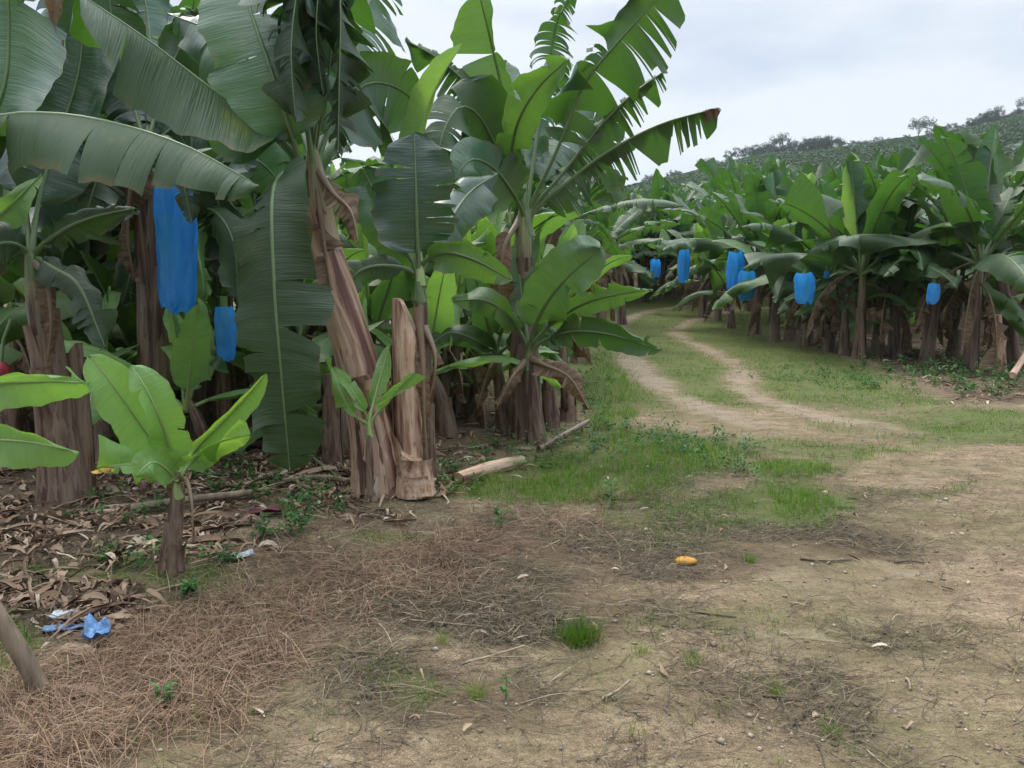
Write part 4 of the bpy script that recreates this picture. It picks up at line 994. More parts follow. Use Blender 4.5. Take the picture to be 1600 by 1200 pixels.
sleeve(456, 422, 470, 26, 9.0, 'blue sleeve peeping out between the huge hanging leaf and the leaning stem', 4)
sleeve(125, 517, 545, 22, 10.0, 'small blue sleeve far behind the brown cut stem on the left', 5)
sleeve(752, 530, 552, 12, 14., 'tiny blue sleeve deep between the stems left of the ragged plant', 6)
for k, (a, b, c, w, Yy, lb) in enumerate([
    (1024, 406, 434, 16, 25., 'small blue sleeve farthest left in the right plantation, beside the track'),
    (1069, 392, 440, 16, 21.5, 'narrow tall blue sleeve second from the track'),
    (1150, 396, 456, 26, 19.8, 'tall blue sleeve, left one of the touching pair'),
    (1168, 425, 467, 24, 19.4, 'lower blue sleeve, right one of the touching pair'),
    (1258, 428, 473, 30, 16.0, 'wide bright blue sleeve hanging alone in the right plantation'),
    (1459, 444, 474, 24, 13.9, 'blue sleeve nearest the right edge, partly behind a leaf'),
    (1292, 424, 435, 9, 16.5, 'sliver of blue sleeve right of the wide bright one')]):
    sleeve(a, b, c, w, Yy, lb, 10 + k)

# ------------------------------------------------------------------ plants of the plantations, built once per kind and copied
RP = random.Random(12)
RAG = [Proto(plant_parts(260 + k, H, L, n, tear, up, dead, .75, wid=.31)) for k, (H, L, n, tear, up, dead) in enumerate([
    (3.0, 2.3, 11, 15, .3, 4), (2.7, 2.2, 10, 11, .4, 3), (3.2, 2.2, 11, 18, .25, 4)])]
FIELD = [Proto(plant_parts(280 + k, H, L, n, tear, up, dead, .75, wid=.27, young=(k == 1))) for k, (H, L, n, tear, up, dead) in enumerate([
    (2.0, 2.6, 13, 10, .30, 4), (1.8, 2.5, 12, 5, .55, 3), (2.2, 2.5, 13, 15, .20, 4), (1.7, 2.5, 12, 8, .4, 3), (1.9, 2.6, 13, 13, .25, 4)])]
MID = [Proto(plant_parts(220 + k, H, L, n, tear, up, dead, .7, kind='mid')) for k, (H, L, n, tear, up, dead) in enumerate([
    (1.3, 1.6, 7, 1.5, .6, 2), (1.0, 1.5, 6, 1, .8, 1), (1.6, 1.7, 7, 3, .5, 2)])]
SUCK = [Proto(plant_parts(230 + k, H, L, n, .5, .7, 1, .6, wid=.26, kind='sucker')) for k, (H, L, n) in enumerate([(.45, .9, 5), (.65, 1.1, 6)])]
FAR = [Proto(plant_parts(240 + k, H, L, n, tear, up, 1, .3, wid=.30, young=(k == 0)), full=False) for k, (H, L, n, tear, up) in enumerate([
    (2.2, 2.6, 12, 5, .4), (2.1, 2.6, 11, 3, .6), (2.3, 2.6, 12, 7, .3), (2.1, 2.5, 11, 4, .5)])]
def put(proto, x, y, sc, label, group, rz=None):
    z = float(hz(x, y)); s = sc * RP.uniform(.94, 1.06)
    return proto.place((x, y, z), RP.uniform(0, 6.283) if rz is None else rz, (s, s, s * RP.uniform(.95, 1.06)), label, group)

# left plantation, behind the foreground plants: (px of the foot, distance, kind, size, label)
GL = GR_L
for i, (px, Yy, kind, k, sc, lb) in enumerate([
    (20, 7.4, MID, 0, 1.0, 'half grown plant behind the dark rotting stem at the left edge'),
    (165, 8.3, MID, 1, 1.0, 'low bushy banana plant left of the large blue sleeve'),
    (-60, 8.6, RAG, 2, 1.0, 'tall torn plant beyond the left edge of the view'),
    (120, 10.2, RAG, 0, 1.0, 'tall plant behind the brown cut stem, left of the blue sleeve'),
    (350, 9.2, RAG, 1, 1.0, 'tall plant behind the pale half hidden sleeve'),
    (390, 8.4, SUCK, 1, 1.1, 'small plant in the shade behind the huge hanging leaf'),
    (505, 8.8, MID, 2, 1.0, 'half grown plant left behind the leaning stem'),
    (560, 10.0, MID, 1, 1.25, 'leafy plant seen just right of the leaning stem'),
    (612, 8.5, SUCK, 0, 1.2, 'small bright plant low behind the tall pale cut stem'),
    (705, 9.6, MID, 1, 1.1, 'half grown light plant between cut stem and ragged plant'),
    (690, 11.8, MID, 2, 1.2, 'leafy plant in the gap right of the rolled lime leaf'),
    (742, 12.5, MID, 0, 1.1, 'half grown plant deep in the gap left of the ragged plant'),
    (430, 12.2, RAG, 2, 1.0, 'torn tall plant in the second row behind the huge leaf'),
    (250, 12.0, RAG, 0, 1.05, 'tall plant in the second row behind the sleeve'),
    (40, 13.0, RAG, 1, 1.05, 'tall plant in the second row at the left'),
    (620, 14.5, MID, 2, 1.45, 'plant in the third row behind the cut stem'),
    (500, 15.5, RAG, 1, .85, 'plant in the third row behind the leaning stem'),
    (330, 16.0, RAG, 1, 1.0, 'plant in the third row right of the sleeve'),
    (170, 16.5, MID, 2, 1.2, 'plant in the third row left of the sleeve'),
    (775, 15.0, RAG, 2, .85, 'torn plant directly behind the ragged plant'),
    (880, 12.0, MID, 0, 1.0, 'broad plant right behind the ragged plant at the track edge'),
    (905, 15.5, RAG, 2, .92, 'torn plant at the edge of the track behind the ragged plant'),
    (938, 19.0, RAG, 0, .85, 'plant on the left verge half way along the track'),
    (850, 19.0, RAG, 1, .95, 'plant left of the track, second in from the verge'),
    (972, 24.0, RAG, 2, .8, 'ragged plant on the left verge where the track bends'),
    (905, 27.0, RAG, 0, .95, 'plant left of the track bend, second in from the verge'),
    (720, 19.0, MID, 0, 1.7, 'deep plant right of the rolled lime leaf'),
    (600, 21.0, MID, 2, 1.3, 'deep plant between leaning stem and cut stem'),
    (420, 20.0, RAG, 0, 1.0, 'deep plant behind the top of the huge hanging leaf'),
    (220, 22.0, RAG, 1, 1.0, 'deep plant straight behind the sleeve'),
    (60, 20.0, RAG, 2, 1.0, 'deep plant at the far left'),
    (205, 7.5, MID, 1, .95, 'low leafy plant in the shade below the large blue sleeve'), (95, 7.9, MID, 2, 1.0, 'half grown plant showing between dark rotting stem and sleeve'),
    (330, 8.0, MID, 0, 1.0, 'half grown plant between the sleeve and the huge hanging leaf'), (480, 7.9, MID, 0, .9, 'low leafy plant showing right of the huge hanging leaf'),
    (570, 8.2, MID, 1, 1.0, 'half grown plant showing between leaning stem and tall cut stem'), (690, 8.9, MID, 0, .85, 'low leafy plant right of the short thick stump'),
    (740, 10.4, MID, 2, 1.0, 'half grown plant second in the gap left of the ragged plant'), (650, 10.6, MID, 1, 1.1, 'half grown plant hidden behind the upright dark leaf'),
    (-30, 7.6, MID, 1, 1.0, 'half grown plant cut by the left edge'), (130, 9.0, RAG, 1, .9, 'ragged plant left of the sleeve, above the brown cut stem'),
    (275, 9.0, RAG, 2, .95, 'ragged plant behind the mottled thin stem'), (455, 10.2, RAG, 0, .95, 'ragged plant behind the huge hanging leaf'), (540, 12.5, MID, 1, 1.3, 'leafy plant deep right of the leaning stem'),
    (300, 10.5, MID, 2, 1.2, 'leafy plant deep behind the sleeve'), (190, 11.0, MID, 0, 1.2, 'leafy plant deep left of the sleeve'), (400, 13.5, MID, 1, 1.3, 'leafy plant deep behind the huge leaf')]):
    put(kind[k], (px - 800) / FPX * Yy, Yy, sc, lb, GL)
for px, Yy, k, lb in [(945, 29.0, 0, 'leafy plant crowding the inner side of the track bend'), (985, 32.0, 1, 'green plant closing the view at the track bend'), (1020, 34.0, 3, 'wide plant right behind the track bend'), (1050, 37.0, 0, 'plant behind the last sleeve at the track bend'), (960, 33.5, 3, 'wide plant behind the bend, left of the closing green plant'), (1000, 35.5, 0, 'tall plant second behind the bend'), (915, 23.5, 1, 'leafy plant behind the verge left of the track')]:
    put(FIELD[k], (px - 800) / FPX * Yy, Yy, .95, lb, GL)
for px, Yy, k, sc, lb in [(950, 30.5, 0, 1.3, 'low leafy plant filling the left of the track bend'), (978, 33.0, 1, 1.5, 'low leafy plant straight behind the track bend'), (1008, 33.5, 0, 1.5, 'low leafy plant right of centre behind the track bend'), (1038, 34.5, 2, 1.3, 'low leafy plant under the farthest sleeve'), (930, 26.5, 1, 1.2, 'low leafy plant on the left verge before the bend')]:
    put(MID[k], (px - 800) / FPX * Yy, Yy, sc, lb, GL)
_state = RP.getstate()
for px, Yy, k, sc, lb in [(150, 7.0, 1, 1.1, 'small bright plant low behind the brown cut stem'), (225, 7.9, 0, 1.3, 'small plant in deep shade under the large sleeve'), (320, 6.9, 1, 1.0, 'small plant in shade just left of the huge hanging leaf'), (540, 7.6, 0, 1.3, 'small plant low behind the leaning stem'), (700, 8.2, 1, 1.25, 'small bright plant in the gap right of the short thick stump'), (742, 9.0, 0, 1.4, 'small bright plant nearer the ragged plant in the same gap')]:
    put(SUCK[k], (px - 800) / FPX * Yy, Yy, sc, lb, 'banana suckers')
RP.setstate(_state)
# bare stems that stand in the shade of the left plantation
def stem_thing(px, Yy, h, r0, seed, lb, lean=0., mat=None):
    x = (px - 800) / FPX * Yy; z = float(hz(x, Yy))
    o = empty('cut_stem', (x, Yy, z), lb, 'cut stem', 'cut banana stems')
    stem_geo([(0, 0, -.05), (lean * .4, 0, h * .5), (lean, 0, h)], r0, r0 * .75, seed=seed, n=16, sides=16, sheaths=5, flare=.15, lump=.2).build('pseudostem', mat or M_CUTD, o)
    return o
for i, (px, Yy, h, r0, lb) in enumerate([
    (12, 6.9, .9, .09, 'thick brown cut stem standing at the very left edge'), (40, 7.6, .7, .07, 'thinner cut stem right of the one at the left edge'),
    (345, 7.3, 1.1, .07, 'cut stem in shade between young plant and huge leaf'), (515, 7.0, .8, .085, 'stout cut stem in shade left of the leaning stem'),
    (528, 7.4, 1.5, .07, 'dark tall cut stem touching the leaning stem on its left'), (690, 8.8, .9, .08, 'grey cut stem in the open litter right of the stump'),
    (735, 9.4, .75, .10, 'broad grey cut stem deep in the gap left of the ragged plant'), (862, 8.6, .75, .085, 'cut stem at the right foot of the ragged plant'),
    (890, 9.2, .6, .09, 'short cut stem by the track under a brown leaf'), (215, 8.4, 1.0, .08, 'cut stem in shade behind the young lime plant'), (160, 7.6, .6, .075, 'low cut stem between dark rotting stem and young plant')]):
    stem_thing(px, Yy, h, r0, 300 + i, lb, RP.uniform(-.08, .08))

# right plantation: front row by hand, then rows that run back to the hill
GRP = 'banana plants of the right plantation'
stem_thing(1566, 14.2, 1.0, .105, 330, 'pale leaning cut stem at the right edge of the right plantation', -.12, M_CUT)
front = [(1585, 15.4, FIELD, 0, 1.16, 'tall plant with twin dark stems at the right edge'), (1520, 14.6, FIELD, 4, 1.04, 'plant with a thick brown stem left of the pale cut stem'),
         (1450, 15.6, MID, 2, 1.1, 'half grown plant left of the thick brown stem'), (1400, 16.6, FIELD, 3, 1.04, 'upright plant right of the wide bright sleeve, second in the front row'),
         (1345, 16.2, FIELD, 1, 1.04, 'upright plant just right of the wide bright sleeve'), (1296, 17.6, FIELD, 3, 0.99, 'plant directly behind the wide bright sleeve'),
         (1262, 18.6, MID, 0, 1.1, 'low plant under the wide bright sleeve'), (1235, 20.0, FIELD, 1, 1.04, 'plant with a rolled lime leaf left of the wide bright sleeve'),
         (1180, 21.5, FIELD, 4, 1.04, 'plant behind the touching pair of sleeves'), (1142, 22.8, MID, 1, 1.2, 'low plant left of the touching pair of sleeves'),
         (1120, 25.0, FIELD, 3, 0.99, 'plant between the narrow sleeve and the touching pair'), (1075, 29.5, FIELD, 0, 0.99, 'plant behind the narrow tall sleeve'),
         (1048, 33.0, FIELD, 1, 0.99, 'last front row plant before the track bends'), (1418, 17.2, SUCK, 1, 1.3, 'small lime sucker in shade left of the thick brown stem')]
front += [(1320, 16.8, MID, 1, 1.15, 'low leafy plant right of the wide bright sleeve'), (1372, 16.9, MID, 2, 1.1, 'low leafy plant between the two upright front row plants'), (1492, 16.2, MID, 0, 1.2, 'low leafy plant behind the thick brown stem'), (1212, 19.6, MID, 2, 1.1, 'low leafy plant right of the touching pair of sleeves'), (1098, 25.8, MID, 1, 1.3, 'low leafy plant right of the narrow tall sleeve'), (1552, 16.8, MID, 1, 1.2, 'low leafy plant behind the pale leaning cut stem')]
taken = []
for px, Yy, kind, k, sc, lb in front:
    x = (px - 800) / FPX * Yy; taken.append((x, Yy)); put(kind[k], x, Yy, sc, lb, GRP)
ORD = ['first', 'second', 'third', 'fourth', 'fifth', 'sixth', 'seventh', 'eighth', 'ninth', 'tenth', 'eleventh', 'twelfth']
row = 0; yy = 18.2
rowname = ['second', 'third', 'fourth', 'fifth', 'sixth', 'seventh', 'eighth', 'ninth', 'tenth', 'eleventh']
while yy < 46:
    x0 = 6.6 + .06 * max(0, yy - 20) + max(0, yy - 33) * .34; x1 = .645 * yy + .8; xs = []
    x = x0 + RP.uniform(.2, 1.2)
    while x < x1:
        xs.append(x + RP.uniform(-.35, .35)); x += 2.2 + RP.uniform(-.2, .5)
    xs = [x for x in xs if all(math.hypot(x - a, yy - b) > 1.5 for a, b in taken)]
    for j, x in enumerate(xs[::-1]):
        y2 = yy + RP.uniform(-.5, .5)
        pr = FIELD[RP.choice([0, 1, 3, 3, 4, 1])]
        put(pr, x, y2, RP.uniform(1.12, 1.36), '%s crown from the right edge in the %s row of the right plantation' % (ORD[j], rowname[row]) if row < 3 else 'green crown among the crowded middle rows of the right plantation', GRP if row < 3 else 'crowded middle rows of the right plantation')
    row += 1; yy += 2.9
far = 0
while yy < 88:
    x0 = 7 + max(0, yy - 33) * .34; x1 = .645 * yy + 2; x = x0 + RP.uniform(0, 1.5)
    while x < x1:
        put(FAR[RP.randrange(4)], x + RP.uniform(-.5, .5), yy + RP.uniform(-.8, .8), RP.uniform(1.2, 1.5), 'small far crown in the band of plants below the hillside', 'far banana crowns below the hill')
        x += 3.4 + RP.uniform(-.4, .8)
    yy += 4.2
for yy in (31, 35, 40, 46, 53, 61):
    for px in (885, 925, 962, 1000, 1035, 1070):
        x = (px - 800) / FPX * yy
        if tdist(np.array([x]), np.array([yy]))[0] > 1.6:
            put(FAR[RP.randrange(4)], x, yy + RP.uniform(-1, 1), RP.uniform(.9, 1.05), 'far banana crown beyond the bend of the track', 'far banana crowns beyond the track bend')

# ------------------------------------------------------------------ ground cover
RG = np.random.default_rng(99)
def sample(n, ymin, ymax, xf=.70, pw=1.0):
    """points on the ground inside the view, denser near the camera"""
    yv = ymin * (ymax / ymin) ** (RG.uniform(0, 1, n) ** pw); xv = RG.uniform(-1, 1, n) * (yv * xf + .3)
    return xv, yv
def blades(x, y, h, lean, w, az=None, seg=3, z0=0.):
    """thin upright blades: quads that narrow to the tip and bow over"""
    n = len(x); az = RG.uniform(0, 6.283, n) if az is None else az
    D = np.stack([np.cos(az), np.sin(az), np.zeros(n)], 1); b2 = RG.uniform(0, 6.283, n); S = np.stack([np.cos(b2), np.sin(b2), np.zeros(n)], 1)
    P0 = np.stack([x, y, hz(x, y) + z0], 1); rows = []
    for k in range(seg + 1):
        t = k / seg; p = P0 + D * (lean * h * t * t)[:, None] + np.array([0, 0, 1.]) * (h * (t - .28 * lean * t * t))[:, None]
        ww = (w * (1 - .85 * t))[:, None]; rows += [p - S * ww, p + S * ww]
    V = np.stack(rows, 1); b = np.arange(n)[:, None] * (2 * (seg + 1))
    F = np.concatenate([b + np.array([[2 * k, 2 * k + 1, 2 * k + 3, 2 * k + 2]]) for k in range(seg)])
    return V.reshape(-1, 3), F, 2 * (seg + 1)
def strands(x, y, L, w, lift, seg=4, wild=.5, az=None):
    """dead stalks lying about: thin ribbons that arch over the soil"""
    n = len(x); az = RG.uniform(0, 6.283, n) if az is None else az
    cur = RG.normal(0, wild, n); P = np.stack([x, y, np.zeros(n)], 1); rows = []
    hgt = lift * RG.uniform(0, 1, n) ** 1.6; tilt = RG.normal(0, .35, n) * lift * 3; zz0 = hz(x, y)
    for k in range(seg + 1):
        t = k / seg; a = az + cur * t
        z = np.maximum(.004, hgt * (.25 + 4 * t * (1 - t)) + tilt * (t - .5) + .006)
        q = P.copy(); q[:, 2] = zz0 + z
        S = np.stack([-np.sin(a), np.cos(a), RG.normal(0, .5, n)], 1); ww = (w * (1 - .5 * t))[:, None]
        rows += [q - S * ww, q + S * ww]
        P = P + np.stack([np.cos(a), np.sin(a), np.zeros(n)], 1) * (L / seg)[:, None]
    V = np.stack(rows, 1); b = np.arange(n)[:, None] * (2 * (seg + 1))
    F = np.concatenate([b + np.array([[2 * k, 2 * k + 1, 2 * k + 3, 2 * k + 2]]) for k in range(seg)])
    return V.reshape(-1, 3), F, 2 * (seg + 1)
def stuff(name, parts, mat, label):
    g = Geo(); tl = []
    for (V, F, k), t in parts:
        g.add(V, F); tl.append(np.repeat(t, k))
    tag(g.build(name, mat, attrs={'tint': np.concatenate(tl)}), label, kind='stuff')
def pick(x, y, p):
    k = RG.uniform(0, 1, len(x)) < p
    return x[k], y[k]
# reddish dead grass
x, y = sample(330000, 2.3, 9, pw=.8); Z = zones(x, y); x, y = pick(x, y, np.clip(Z['dry'] * .6 * np.clip((fbm(x * 1.6, y * 1.6, 71) - .30) * 5, .04, 1), 0, 1)); n = len(x)
tz = np.clip(fbm(x * 1.1, y * 1.1, 72) * .7 - .1 + RG.normal(.2, .2, n), 0, 1)
p1 = strands(x, y, RG.gamma(3, .06, n) + .04, RG.uniform(.0006, .0017, n), .045 * (.4 + fbm(x * 1.5, y * 1.5, 73) * 1.2), wild=.34)
k = RG.uniform(0, 1, n) < .16; xs, ys_ = x[k], y[k]
p2 = blades(xs, ys_, RG.uniform(.06, .20, len(xs)), RG.uniform(.3, 1.3, len(xs)), RG.uniform(.0010, .0022, len(xs)))
stuff('dry_grass', [(p1, tz), (p2, np.clip(tz[k] + .12, 0, 1))], M_STRAW, 'reddish dead grass lying in matted drifts on the left foreground')
# grey brown thatch trodden flat
x, y = sample(110000, 2.3, 12, pw=.85); Z = zones(x, y); x, y = pick(x, y, np.clip((Z['dark'] * .55 + .10 + .25 * Z['dry'] + .2 * Z['green']) * (.25 + 1.2 * (fbm(x * 2.6, y * 2.6, 75) > .45)) * (1 - Z['track']), 0, 1)); n = len(x)
stuff('flattened_thatch', [(strands(x, y, RG.uniform(.05, .26, n), RG.uniform(.0010, .0024, n), np.full(n, .022), wild=.6, az=RG.normal(.1, .9, n)), np.clip(RG.beta(1.6, 2.2, n), 0, 1))], M_THATCH, 'flat grey brown thatch of trodden stalks on the soil')
# green grass
x, y = sample(300000, 2.3, 34, pw=.75); Z = zones(x, y); px, py = proj(x, y)
pg = np.clip(Z['green'], 0, 1) ** 1.5 * (.15 + 1.0 * (fbm(x * 2.4, y * 2.4, 81) > .43)); lush = blobs(px, py, [(880, 760, 170, 36), (1230, 780, 90, 26), (960, 640, 40, 80), (1010, 715, 120, 26), (10, 1050, 40, 70), (1245, 742, 70, 16)])
x, y, lush = (lambda k: (x[k], y[k], lush[k]))(RG.uniform(0, 1, len(x)) < pg); n = len(x)
h = RG.uniform(.02, .055, n) * (1 + 1.5 * lush) * (.7 + .7 * fbm(x * 1.7, y * 1.7, 83))
stuff('green_grass', [(blades(x, y, h, RG.uniform(.1, 1.0, n), RG.uniform(.0010, .0022, n) * (1 + y * .09)), np.clip(RG.normal(.35, .2, n) + .25 * lush, 0, 1))], M_GRASS, 'thin fresh green grass in patches along the plantation edge and the track')
# sparse seedlings of grass on the bare soil
x, y = sample(900, 2.3, 9, pw=.9); Z = zones(x, y); x, y = pick(x, y, np.clip(.75 - Z['litter'] - Z['track'], 0, 1) * (fbm(x * 1.2, y * 1.2, 85) > .45)); n0 = len(x)
k = np.repeat(np.arange(n0), RG.integers(3, 11, n0)); x = x[k] + RG.normal(0, .014, len(k)); y = y[k] + RG.normal(0, .014, len(k)); n = len(x)
stuff('grass_seedlings', [(blades(x, y, RG.uniform(.02, .075, n), RG.uniform(.1, .7, n), RG.uniform(.0008, .0018, n)), np.clip(RG.normal(.6, .2, n), 0, 1))], M_GRASS, 'scattered tiny yellow green grass shoots on the bare soil')
# dead banana leaf litter under the plants
def litter(x, y, L, w, lift):
    n = len(x); az = RG.uniform(0, 6.283, n); rows = []; seg = 4
    curl = RG.normal(0, .9, n); bow = np.abs(RG.normal(0, 1, n)) * lift; roll = RG.normal(0, .5, n); tilt = RG.normal(0, .25, n); z0 = hz(x, y)
    P = np.stack([x, y, np.zeros(n)], 1); C = RG.uniform(.2, 1.2, n)
    for k in range(seg + 1):
        t = k / seg; a = az + curl * (t - .5); ww = w * (.35 + 2.3 * t * (1 - t) + RG.uniform(-.12, .12, n))
        q = P.copy(); zc = np.maximum(.006, .01 + bow * 4 * t * (1 - t) + np.maximum(0, tilt * (t - .5)) * L * .6)
        S = np.stack([-np.sin(a) * np.cos(roll), np.cos(a) * np.cos(roll), np.sin(roll)], 1)
        for j, e in ((-1, 1), (0, 0), (1, 1)):
            v = q + S * (ww * j)[:, None]; v[:, 2] += z0 + zc + e * ww * C * .8 - (1 - e) * .0; v[:, 2] = np.maximum(v[:, 2], z0 + .004); rows.append(v)
        P = P + np.stack([np.cos(a), np.sin(a), np.zeros(n)], 1) * (L / seg)[:, None]
    V = np.stack(rows, 1); b = np.arange(n)[:, None] * (3 * (seg + 1)); F = []
    for k in range(seg):
        for j in (0, 1):
            F.append(b + np.array([[3 * k + j, 3 * k + j + 1, 3 * k + j + 4, 3 * k + j + 3]]))
    return V.reshape(-1, 3), np.concatenate(F), 3 * (seg + 1)
x, y = sample(85000, 3.2, 34, pw=.8); Z = zones(x, y); x, y = pick(x, y, np.clip(Z['litter'], 0, 1) ** 1.5 * (.35 + .9 * (fbm(x * 1.5, y * 1.5, 91) > .42))); n = len(x)
stuff('leaf_litter', [(litter(x, y, np.minimum(RG.gamma(1.5, .07, n) + .02, .42), np.minimum(RG.gamma(1.5, .0055, n) + .002, .024), .022), np.clip(RG.normal(.56, .27, n), 0, 1))], M_LITTER, 'curled dead banana leaves littering the ground under the plants')
x, y = sample(1500, 2.6, 8, pw=.8); Z = zones(x, y); x, y = pick(x, y, np.clip(.12 + .5 * Z['dry'] + .3 * Z['dark'], 0, 1) * .35); n = len(x)
stuff('scattered_leaf_scraps', [(litter(x, y, RG.uniform(.02, .09, n), RG.uniform(.004, .012, n), .01), np.clip(RG.normal(.75, .2, n), 0, 1))], M_LITTER, 'small pale scraps of dead leaf scattered over the open soil')
# pebbles and crumbs of soil
x, y = sample(9000, 2.3, 9, pw=.9); Z = zones(x, y); x, y = pick(x, y, np.clip(1 - Z['dry'] - Z['litter'] - Z['green'] * .6, .05, 1) * .8); n = len(x); sz = RG.gamma(1.6, .0026, n) + .0015
oct_ = np.array([[1, 0, 0], [0, 1, 0], [-1, 0, 0], [0, -1, 0], [0, 0, .7], [0, 0, -.5]], float)
V = np.stack([x, y, hz(x, y)], 1)[:, None] + oct_[None] * sz[:, None, None] * RG.uniform(.6, 1.3, (n, 6, 1)); V[:, :, 2] += sz[:, None] * .2
F = np.concatenate([np.arange(n)[:, None] * 6 + np.array([t]) for t in ([0, 1, 4], [1, 2, 4], [2, 3, 4], [3, 0, 4], [1, 0, 5], [2, 1, 5], [3, 2, 5], [0, 3, 5])])
stuff('pebbles', [((V.reshape(-1, 3), F, 6), np.clip(RG.beta(1.5, 2, n) + (RG.uniform(0, 1, n) > .97) * .3, 0, 1))], M_PEB, 'small stones and crumbs of soil on the bare ground')
# broad leaved weeds
def weed_parts(x, y, z, h, n, ls):
    """sprigs: a ring of small leaves at several heights"""
    out = []
    az = RG.uniform(0, 6.283, n); f = RG.uniform(.15, 1, n)
    C = np.stack([x + np.cos(az) * h * .18 * f, y + np.sin(az) * h * .18 * f, z + h * f], 1); el = RG.uniform(-.1, .9, n)
    D = np.stack([np.cos(az) * np.cos(el), np.sin(az) * np.cos(el), np.sin(el)], 1)
    V, F = leafquads(C, D, np.tile([0, 0, 1.], (n, 1)) + RG.normal(0, .3, (n, 3)), RG.uniform(.6, 1.2, n) * ls, RG.uniform(.35, .55, n) * ls, RG.uniform(0, .3, n))
    return V, F, 6
PT = []
x, y = sample(9000, 3.6, 26, pw=.8); Z = zones(x, y); px, py = proj(x, y)
wz = blobs(px, py, [(470, 795, 60, 16), (430, 835, 60, 12), (700, 745, 60, 26), (860, 700, 120, 26), (960, 690, 110, 26), (1100, 700, 80, 24), (1330, 590, 160, 20), (1500, 590, 120, 30), (1570, 600, 60, 24), (430, 770, 90, 16, .7), (190, 800, 100, 24, .6), (345, 740, 60, 30, .7), (330, 870, 60, 14, .6), (225, 870, 110, 20, .5), (15, 1060, 36, 60), (1160, 745, 60, 16, .8), (930, 610, 30, 60, .8)])
x, y = pick(x, y, np.clip(wz, 0, 1) ** 1.3 * .8); n0 = len(x); m = 16
tallw = 1 + .6 * (x > 6.5)
hh = np.repeat(tallw * RG.uniform(.04, .16, n0) * (1 + .6 * (RG.uniform(0, 1, n0) > .8)), m); xx = np.repeat(x, m) + RG.normal(0, .02, n0 * m); yv = np.repeat(y, m) + RG.normal(0, .02, n0 * m); n = len(xx)
PT = weed_parts(xx, yv, hz(xx, yv), hh, n, .045 * np.repeat(tallw, m))
stuff('ground_weeds', [(PT, np.clip(np.repeat(RG.uniform(0, .6, n0), m) + RG.uniform(0, .4, n), 0, 1))], M_WEED, 'low broad leaved weeds along the foot of the plantations')

# ------------------------------------------------------------------ single small things on the ground
def ground_at(px, py):
    p = gp(px, py); p[2] = float(hz(p[0], p[1])); return p
def tuft(px, py, n, h, w, lb, mat=M_GRASS, base=.25, sp=.05):
    p = ground_at(px, py); x = p[0] + RG.normal(0, sp, n); y = p[1] + RG.normal(0, sp, n)
    az = np.arctan2(y - p[1], x - p[0]) + RG.normal(0, .4, n)
    V, F, k = blades(x, y, RG.uniform(.5, 1, n) * h, RG.uniform(.1, .9, n), RG.uniform(.6, 1.2, n) * w, az)
    g = Geo(); g.add(V - p, F)
    tag(g.build('grass_tuft', mat, attrs={'tint': np.repeat(np.clip(RG.normal(base, .14, n), 0, 1), k)}, loc=tuple(p)), lb, 'grass tuft', 'grass tufts on the soil')
tuft(905, 1008, 520, .125, .0016, 'dense dark green grass tuft standing alone on the bare soil', sp=.04, base=.02)
tuft(1170, 880, 120, .07, .0014, 'thin dull tuft in the dark thatch right of the orange fruit scrap', base=.4, sp=.018)
tuft(745, 1095, 90, .08, .0012, 'pale thin tuft left below the forked stick', base=.95, sp=.018)
tuft(1215, 1085, 60, .075, .0013, 'wispy light tuft low on the right soil', base=.6, sp=.018)
tuft(690, 1010, 60, .06, .0013, 'yellowish tuft at the edge of the straw', base=.85, sp=.018)
tuft(1080, 1045, 50, .085, .0013, 'sparse upright shoots below the dark tuft on the right', base=.65, sp=.018)
tuft(1000, 1030, 50, .075, .0013, 'sparse shoots between the dark tuft and the right shoots', base=.6, sp=.018)
tuft(1300, 1150, 60, .06, .0013, 'low shoots near the bottom edge on the right', base=.55, sp=.018)
def sprig(px, py, h, lb, n=60, ls=.05):
    p = ground_at(px, py); V, F, k = weed_parts(np.full(n, p[0]), np.full(n, p[1]), np.full(n, p[2]), np.full(n, h), n, ls)
    root = empty('weed', p, lb, 'weed', 'broad leaved weeds on the open ground')
    g = Geo(); g.add(V - p, F); g.build('foliage', M_WEED, root, attrs={'tint': np.repeat(np.clip(RG.normal(.7, .2, n), 0, 1), k)})
    tube([(0, 0, -.01), (.004, 0, h * .5), (0, .004, h)], [.004, .003, .002], 6).build('stalk', M_RIB, root)
sprig(256, 1098, .09, 'single bright seedling in the dead straw', 26, .045)
sprig(297, 932, .08, 'spreading green weed in front of the young lime plant', 70, .05)
sprig(783, 826, .14, 'upright weed among pale dead grass in front of the stump', 30, .05)
sprig(955, 790, .20, 'tall thin dark weed at the border of grass and soil', 50, .045)
sprig(790, 1098, .11, 'dry little weed on the soil right of the pale tuft', 14, .03)

M_POLE = simple('weathered_wood', (.085, .062, .042), (.30, .235, .17), 16., .85, .7, .008, (1, 1, .2))
